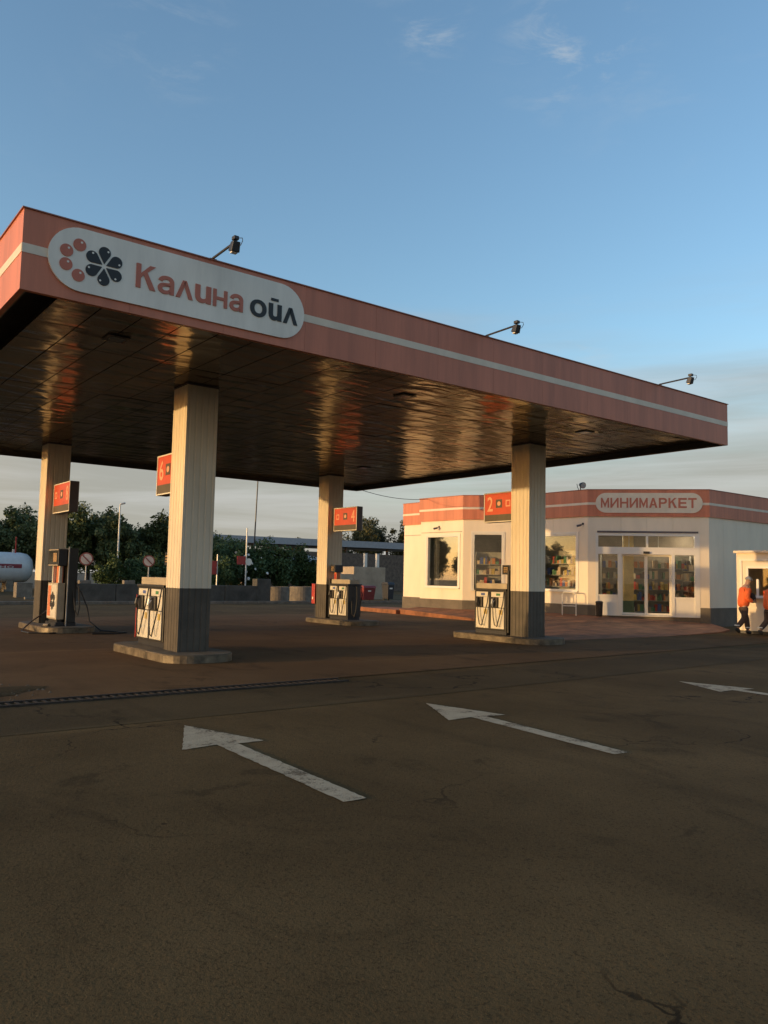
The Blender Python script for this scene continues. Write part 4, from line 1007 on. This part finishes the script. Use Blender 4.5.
for k, (x, y, r) in enumerate(((23.45, 40.3, .68), (25.9, 41.6, .72))):
    t = empty('concrete_ring', 'upright round concrete well ring, %s' % ('next to the taller wall block' if k == 0 else 'the right one of the pair by the rear column'), 'concrete ring', (x, y, 0), 'concrete rings at the end of the wall')
    b = MB(); b.lathe([(-.02, r), (.86, r), (.88, r-.02), (.88, r-.10), (.70, r-.11)], (0, 0, 0), (0, 0, 1), 28); b.build('ring', M['concrete'], t)
def road_sign(x, y, z, r, label):
    t = empty('road_sign', label, 'road sign', (x, y, 0), 'round road signs above the low wall', rad(-20))
    b = MB(); b.tube([(0, 0, -.02), (0, 0, z)], .03, 8); b.build('post', M['galv'], t)
    b = MB(); b.lathe([(0, r), (.02, r)], (0, -.035, z), (0, -1, 0), 28); d_ = b.build('disc', M['sign_ring'], t)
    b = MB(); b.lathe([(0, r*.80), (.004, r*.80)], (0, -.0555, z), (0, -1, 0), 28); b.build('face', M['sign_grey'], d_)
    m_ = plane_m(Vector((0, -.0605, z)), (1, 0, 0), (0, -1, 0)) @ Matrix.Rotation(rad(-45), 4, 'Z')
    b = MB(); b.prism_m([(-r*.78, -.03), (r*.78, -.03), (r*.78, .03), (-r*.78, .03)], .004, m_); b.build('bar', M['sign_ring'], d_)
road_sign(12.81, 41, 2.14, .33, 'round no-parking style road sign just right of the rear left column')
road_sign(16.05, 41, 2.13, .31, 'round no-parking style road sign just left of the front left column')
# tank
t = empty('gas_tank', 'white horizontal storage tank with red lettered stripe at the left edge', 'tank', (0, 62, 0))
prof = [(-5.0, .4), (-4.9, .8), (-4.6, 1.05), (-4.2, 1.10)]
b = MB(); b.lathe([(5.2, .3), (5.3, .7), (5.6, 1.0), (6.0, 1.10), (14.6, 1.10), (15.1, 1.0), (15.38, .72), (15.5, .35), (15.52, .02)], (0, 0, 1.68), (1, 0, 0), 40); b.build('shell', M['tank'], t, smooth=True)
b = MB()
for k in range(5):
    q0 = rad(172+k*3.2); q1 = rad(172+(k+1)*3.2)
    y0_, z0_, y1_, z1_ = 1.106*math.cos(q0), 1.106*math.sin(q0), 1.106*math.cos(q1), 1.106*math.sin(q1)
    b.add([(8.0, y0_, 1.78+z0_), (15.0 if False else 14.55, y0_, 1.78+z0_), (14.55, y1_, 1.78+z1_), (8.0, y1_, 1.78+z1_)], [(0, 1, 2, 3)])
st = b.build('red_stripe', M['tank_red'], t)
txt = 'ОГНЕОПАСНО'
letters(txt, spread(txt, 9.2, 14.0, 1.645, 1.80, gap=.16), plane_m(Vector((0, -1.125, 0)), (1, 0, 0), (0, -1, 0)), M['letter_pale'], t, bold=.01, depth=.01)
for x in (7.2, 13.9):
    b = MB(); b.box(x-.22, x+.22, -.7, .7, 0, .9); b.box(x-.4, x+.4, -.9, .9, -.03, .12); b.build('saddle', M['concrete'], t)
b = MB(); b.tube([(14.2, 0, 2.7), (14.2, 0, 3.0)], .12, 10); b.build('valve', M['galv'], t)
b = MB(); b.tube([(14.25, -.3, 2.6), (14.25, -.3, 3.9)], .05, 8); b.build('vent_pipe', M['pump_red'], t)
b = MB(); b.box(10.5, 13, 60.3, 60.9, -.03, .15); o = struct(b.build('tank_plinth', M['concrete']))
b = MB(); b.box(11.3, 12.15, 48.2, 48.9, -.03, .82); o = b.build('concrete_block', M['concrete'], bevel=.02); tag(o, 'squat concrete block below the end of the white tank', 'block')
b = MB(); b.box(11.0, 24, 45.0, 45.25, -.03, .10); struct(b.build('far_kerb', M['concrete']))

# lamp posts, mast, barrier
t = empty('street_lamp', 'tall thin pale lamp post standing before the trees on the left', 'lamp post', (19.3, 55, 0))
b = MB(); b.tube([(0, 0, -.03), (0, 0, 3), (0, 0, 6.2), (.03, -.02, 6.25)], [.07, .06, .045, .04], 10); b.build('pole', M['pvc'], t)
b = MB(); b.lathe([(0, .03), (.06, .06), (.30, .065), (.36, .03)], (.0, 0, 6.22), (.85, -.5, .25), 12); b.build('lamp_head', M['galv'], t)
t = empty('mast', 'thin dark mast behind the canopy between the middle columns', 'mast', (31.4, 58, 0))
b = MB(); b.tube([(0, 0, -.03), (.1, 0, 5), (.25, 0, 11)], [.07, .06, .045], 8); b.build('pole', M['steel_dark'], t)
t = empty('barrier_post', 'slim pale post with red sign in front of the shrubs', 'post', (27.6, 52, 0))
b = MB(); b.tube([(0, 0, -.03), (0, 0, 4.9)], .055, 8); b.build('pole', M['pvc'], t)
b = MB(); b.box(-.75, -.06, -.05, -.02, 2.25, 2.85); b.build('sign_plate', M['pump_red'], t)
b = MB(); b.lathe([(0, .26), (.02, .26)], (.18, -.06, 2.45), (0, -1, 0), 20); b.build('round_sign', M['oval'], t)
t = empty('fuel_banner', 'narrow red banner on a pole right of the front left column', 'banner', (21.2, 43.5, 0))
b = MB(); b.tube([(0, 0, -.03), (0, 0, 2.7)], .035, 8); b.build('pole', M['galv'], t)
b = MB(); b.box(-.42, -.04, -.012, .012, 1.5, 2.3); b.build('flag', M['pump_red'], t)

# far canopy and buildings
t = empty('far_canopy', 'long low grey roof on posts far behind the rear columns', 'canopy', (0, 75, 0))
b = MB(); b.add([(33.5, 0, 4.85), (66, 0, 5.0), (66, 9, 5.0), (33.5, 9, 4.85), (33.5, 0, 5.55), (66, 0, 5.75), (66, 9, 5.75), (33.5, 9, 5.55)], [(3, 2, 1, 0), (4, 5, 6, 7), (0, 1, 5, 4), (1, 2, 6, 5), (2, 3, 7, 6), (3, 0, 4, 7)]); b.build('roof', M['grey_roof'], t)
for x in (35, 41, 47, 53, 59, 65):
    b = MB(); b.box(x-.12, x+.12, .6, .84, -.03, 4.9); b.build('post', M['far_wall'], t)
t = empty('low_building', 'low brown building under the far grey roof with pale awning', 'building', (0, 70, 0))
b = MB(); b.box(40, 62, 4, 10, -.03, 4.2); b.build('wall', M['far_wall'], t)
b = MB(); b.add([(41, -2.2, 2.75), (47, -2.2, 2.75), (47, 4, 3.6), (41, 4, 3.6), (41, -2.2, 2.9), (47, -2.2, 2.9), (47, 4, 3.75), (41, 4, 3.75)], [(3, 2, 1, 0), (4, 5, 6, 7), (0, 1, 5, 4), (1, 2, 6, 5), (2, 3, 7, 6), (3, 0, 4, 7)]); b.build('awning', M['grey_roof'], t)
for x in (43.5, 46.4, 49.5, 52.5, 55.5):
    b = MB(); b.box(x, x+1.2, 3.96, 4.02, 1.0, 2.3); w_ = b.build('window', M['pvc'], t)
    b = MB(); b.box(x+.1, x+1.1, 3.95, 3.959, 1.1, 2.2); b.build('pane', M['screen'], w_)
# beige enclosure with bins
t = empty('beige_enclosure', 'stepped beige plastered wall behind the number 4 pump', 'wall', (0, 45, 0))
b = MB(); b.box(32.2, 34.95, 0, 1.8, -.03, 2.24); b.build('tall_block', M['beige_block'], t, bevel=.015)
b = MB(); b.box(31.0, 32.199, .01, 1.7, -.03, 1.72); b.build('low_block', M['beige_block'], t, bevel=.015)
def wheelie(name, x, y, wx, hz, m, label):
    t = empty(name, label, 'bin', (x, y, 0))
    b = MB(); b.add([(-wx*.42, -.28, .10), (wx*.42, -.28, .10), (wx*.42, .28, .10), (-wx*.42, .28, .10), (-wx*.5, -.36, hz*.85), (wx*.5, -.36, hz*.85), (wx*.5, .36, hz*.85), (-wx*.5, .36, hz*.85)],
         [(3, 2, 1, 0), (4, 5, 6, 7), (0, 1, 5, 4), (1, 2, 6, 5), (2, 3, 7, 6), (3, 0, 4, 7)]); b.build('body', m, t, bevel=.02)
    b = MB(); b.add([(-wx*.53, -.40, hz*.86), (wx*.53, -.40, hz*.86), (wx*.53, .40, hz*.86), (-wx*.53, .40, hz*.86), (-wx*.5, -.30, hz), (wx*.5, -.30, hz), (wx*.5, .30, hz), (-wx*.5, .30, hz)],
         [(3, 2, 1, 0), (4, 5, 6, 7), (0, 1, 5, 4), (1, 2, 6, 5), (2, 3, 7, 6), (3, 0, 4, 7)]); b.build('lid', m, t, bevel=.02)
    for sx in (-1, 1):
        b = MB(); b.lathe([(0, .09), (.05, .09)], (sx*wx*.36-.025, .2, .08), (1, 0, 0), 14); b.build('wheel', M['rubber'], t)
    b = MB(); b.box(-.12, .12, -.345, -.338, hz*.62, hz*.70); b.build('label_plate', M['oval'], t)
wheelie('red_bin', 30.5, 41.2, .95, 1.0, M['bin_red'], 'dark red refuse bin behind the number 4 pump')
wheelie('dark_bin', 33.65, 43, .55, 1.22, M['bin_dark'], 'dark wheeled bin at the right end of the beige wall')
for k, x in enumerate((44.2, 45.6)):
    t = empty('white_post', 'white post above the beige wall, %s' % ('left one' if k == 0 else 'right one'), 'post', (x, 60, 0), 'white posts above the beige wall')
    b = MB(); b.box(-.13, .13, -.13, .13, -.03, 3.7); b.build('shaft', M['pvc'], t)
    b = MB(); b.box(-.16, .16, -.16, .16, 3.7, 3.76); b.build('cap', M['galv'], t)
# aerial cable from the canopy to the shop
b = MB(); p0 = Vector((17.0, 24.5, 5.0)); p1 = Vector((22.6, 26.1, 4.96)); pth = []
for k in range(13):
    tt = k/12; p = p0.lerp(p1, tt); p.z -= .22*4*tt*(1-tt); pth.append(p)
b.tube(pth, .012, 5); o = b.build('aerial_cable', M['rubber']); tag(o, 'thin black cable hanging between canopy and shop roof', 'cable')

# ------------------------------------------------------------------ trees
def crown_mesh(name, seed, rx, rz, nclump, nleaf, size, m):
    rnd = random.Random(seed); vs_ = []; fs = []
    cl = []
    for k in range(nclump):
        while True:
            p = Vector((rnd.uniform(-1, 1), rnd.uniform(-1, 1), rnd.uniform(-1, 1)))
            if p.length <= 1: break
        p *= (.55+.45*rnd.random()); cl.append((Vector((p.x*rx, p.y*rx, p.z*rz)), rnd.uniform(.28, .55)*rx*.62))
    for c, r in cl:
        for j in range(nleaf):
            d = Vector((rnd.gauss(0, 1), rnd.gauss(0, 1), rnd.gauss(0, .8))).normalized()*r*(rnd.random()**.45)
            p = c+d; s = size*rnd.uniform(.6, 1.4)
            u = Vector((rnd.gauss(0, 1), rnd.gauss(0, 1), rnd.gauss(0, 1))).normalized(); v = u.orthogonal().normalized(); v = (v+u.cross(v)*rnd.uniform(-1, 1)).normalized()
            k = len(vs_); vs_ += [p-u*s, p+v*s*.55, p+u*s, p-v*s*.55]; fs.append((k, k+1, k+2, k+3))
    me = bpy.data.meshes.new(name); me.from_pydata([tuple(v) for v in vs_], [], fs); me.materials.append(m); return me, cl
def trunk_mesh(name, h, r, cl, cz):
    b = MB(); b.tube([(0, 0, -.05), (.03, .02, h*.35), (-.02, .03, h*.7), (.02, 0, h)], [r, r*.8, r*.55, r*.2], 9)
    for c, _ in cl[:9]:
        b.tube([(0, 0, h*.45), (c.x*.45, c.y*.45, (h*.45+c.z+cz)/2+.2), (c.x, c.y, c.z+cz)], [r*.4, r*.25, r*.06], 6)
    b_ = b.build('trunk_proto', M['bark']); me = b_.data; bpy.data.objects.remove(b_); return me
VAR = []
for k, (mk, rx, rz, ncl, nl, sz, cz) in enumerate((('leaf_a', 2.3, 2.3, 60, 190, .115, 3.3), ('leaf_a', 2.6, 1.9, 58, 190, .115, 3.0), ('leaf_a', 1.9, 2.7, 54, 190, .11, 3.6),
                                               ('leaf_b', 3.0, 3.6, 60, 120, .16, 6.2), ('leaf_b', 2.6, 3.3, 50, 120, .16, 6.6), ('leaf_c', 1.7, 1.6, 44, 170, .085, 1.7))):
    cm, cl = crown_mesh('crown', 20+k, rx, rz, ncl, nl, sz, M[mk]); VAR.append((cm, trunk_mesh('trunk', cz+rz*.5, .16 if k < 3 else (.20 if k < 5 else .08), cl, cz), cz))
def tree(x, y, k, s, label, group, rz=None, name='tree', zs=1.0):
    t = empty(name, label, 'shrub' if k == 5 else 'tree', (x, y, -.03), group, random.uniform(0, 6.28) if rz is None else rz); t.scale = (s, s, s*zs)
    cm, tm, cz = VAR[k]
    c = bpy.data.objects.new('crown', cm); COL.objects.link(c); c.parent = t; c.location = (0, 0, cz)
    u = bpy.data.objects.new('trunk', tm); COL.objects.link(u); u.parent = t
    return t
GB = 'trees in the dark belt behind the low wall'
LB = 'dark green tree in the dense belt behind the tank and low wall'
for k, x in enumerate((-38, -33, -28, -22, -16, -10, -5, 0)): tree(x, 66+random.uniform(-3, 3), k % 3, random.uniform(1.1, 1.3), LB, GB)
for x, y, k, s in ((4, 68, 1, 1.05), (8.6, 67, 0, 1.06), (12.3, 68, 2, .98), (15.6, 66, 1, .98), (18.6, 62, 0, 1.0), (20.8, 60, 2, .92), (22.6, 61, 1, .94), (25.0, 60, 0, .97), (26.9, 61, 2, .90), (28.4, 59, 1, .88),
                   (17, 74, 0, 1.1), (23, 73, 2, 1.1), (29, 72, 1, 1.08), (13, 76, 1, 1.15), (6, 78, 2, 1.1)):
    tree(x, y, k, s*1.14, LB, GB)
for x, y, s in ((20.9, 50.5, .82), (22.7, 52, .9), (24.6, 50.6, .8), (18.8, 50, .8), (17.2, 49.6, .8)):
    tree(x, y, 5, s, 'low leafy shrub in the row right behind the low wall', 'shrubs behind the low wall', name='shrub')
GS = 'shrubs before the far grey roof'
for x, y, s in ((28.9, 56, 1.30), (30.6, 57, 1.25), (32.9, 56.5, 1.30), (35.2, 57, 1.2), (36.9, 56, .95), (27.0, 55, 1.25)):
    tree(x, y, 5, s, 'tall dark shrub standing before the long grey roof', GS, name='shrub')
# pale blossoms scattered on one shrub
b = MB(); rnd = random.Random(3)
for k in range(18):
    x = 28.6+rnd.gauss(0, 1.1); z = rnd.uniform(.9, 3.2); y = 54.2-rnd.random()*.4; s = rnd.uniform(.05, .12)
    b.lathe([(0, s*.3), (.03, s), (.05, s*.4)], (x, y, z), (rnd.uniform(-.5, .5), -1, rnd.uniform(-.3, .6)), 6)
o = b.build('blossoms', M['blossom']); tag(o, 'pale flowers dotted over the shrub beside the slim post', 'flowers'); o['kind'] = 'stuff'
GR = 'olive trees behind the far grey roof'
for x, y, k, s in ((66, 97, 3, .92), (70.5, 96, 4, 1.05), (74, 99, 3, 1.12), (77.5, 95, 4, 1.05), (82, 98, 3, 1.12), (88, 100, 4, 1.1)):
    tree(x, y, k, s, 'tall olive tree behind the far roof, left of the shop', GR)
for x, y, k, s in ((58, 101, 4, .72), (50, 104, 3, .62), (44, 106, 4, .66), (63, 103, 3, .75), (54, 110, 4, .7)):
    tree(x, y, k, s, 'smaller tree peeping over the long grey roof', 'trees peeping over the grey roof')
# trees well outside the picture on the horizon side, so the low sun meets the same belt
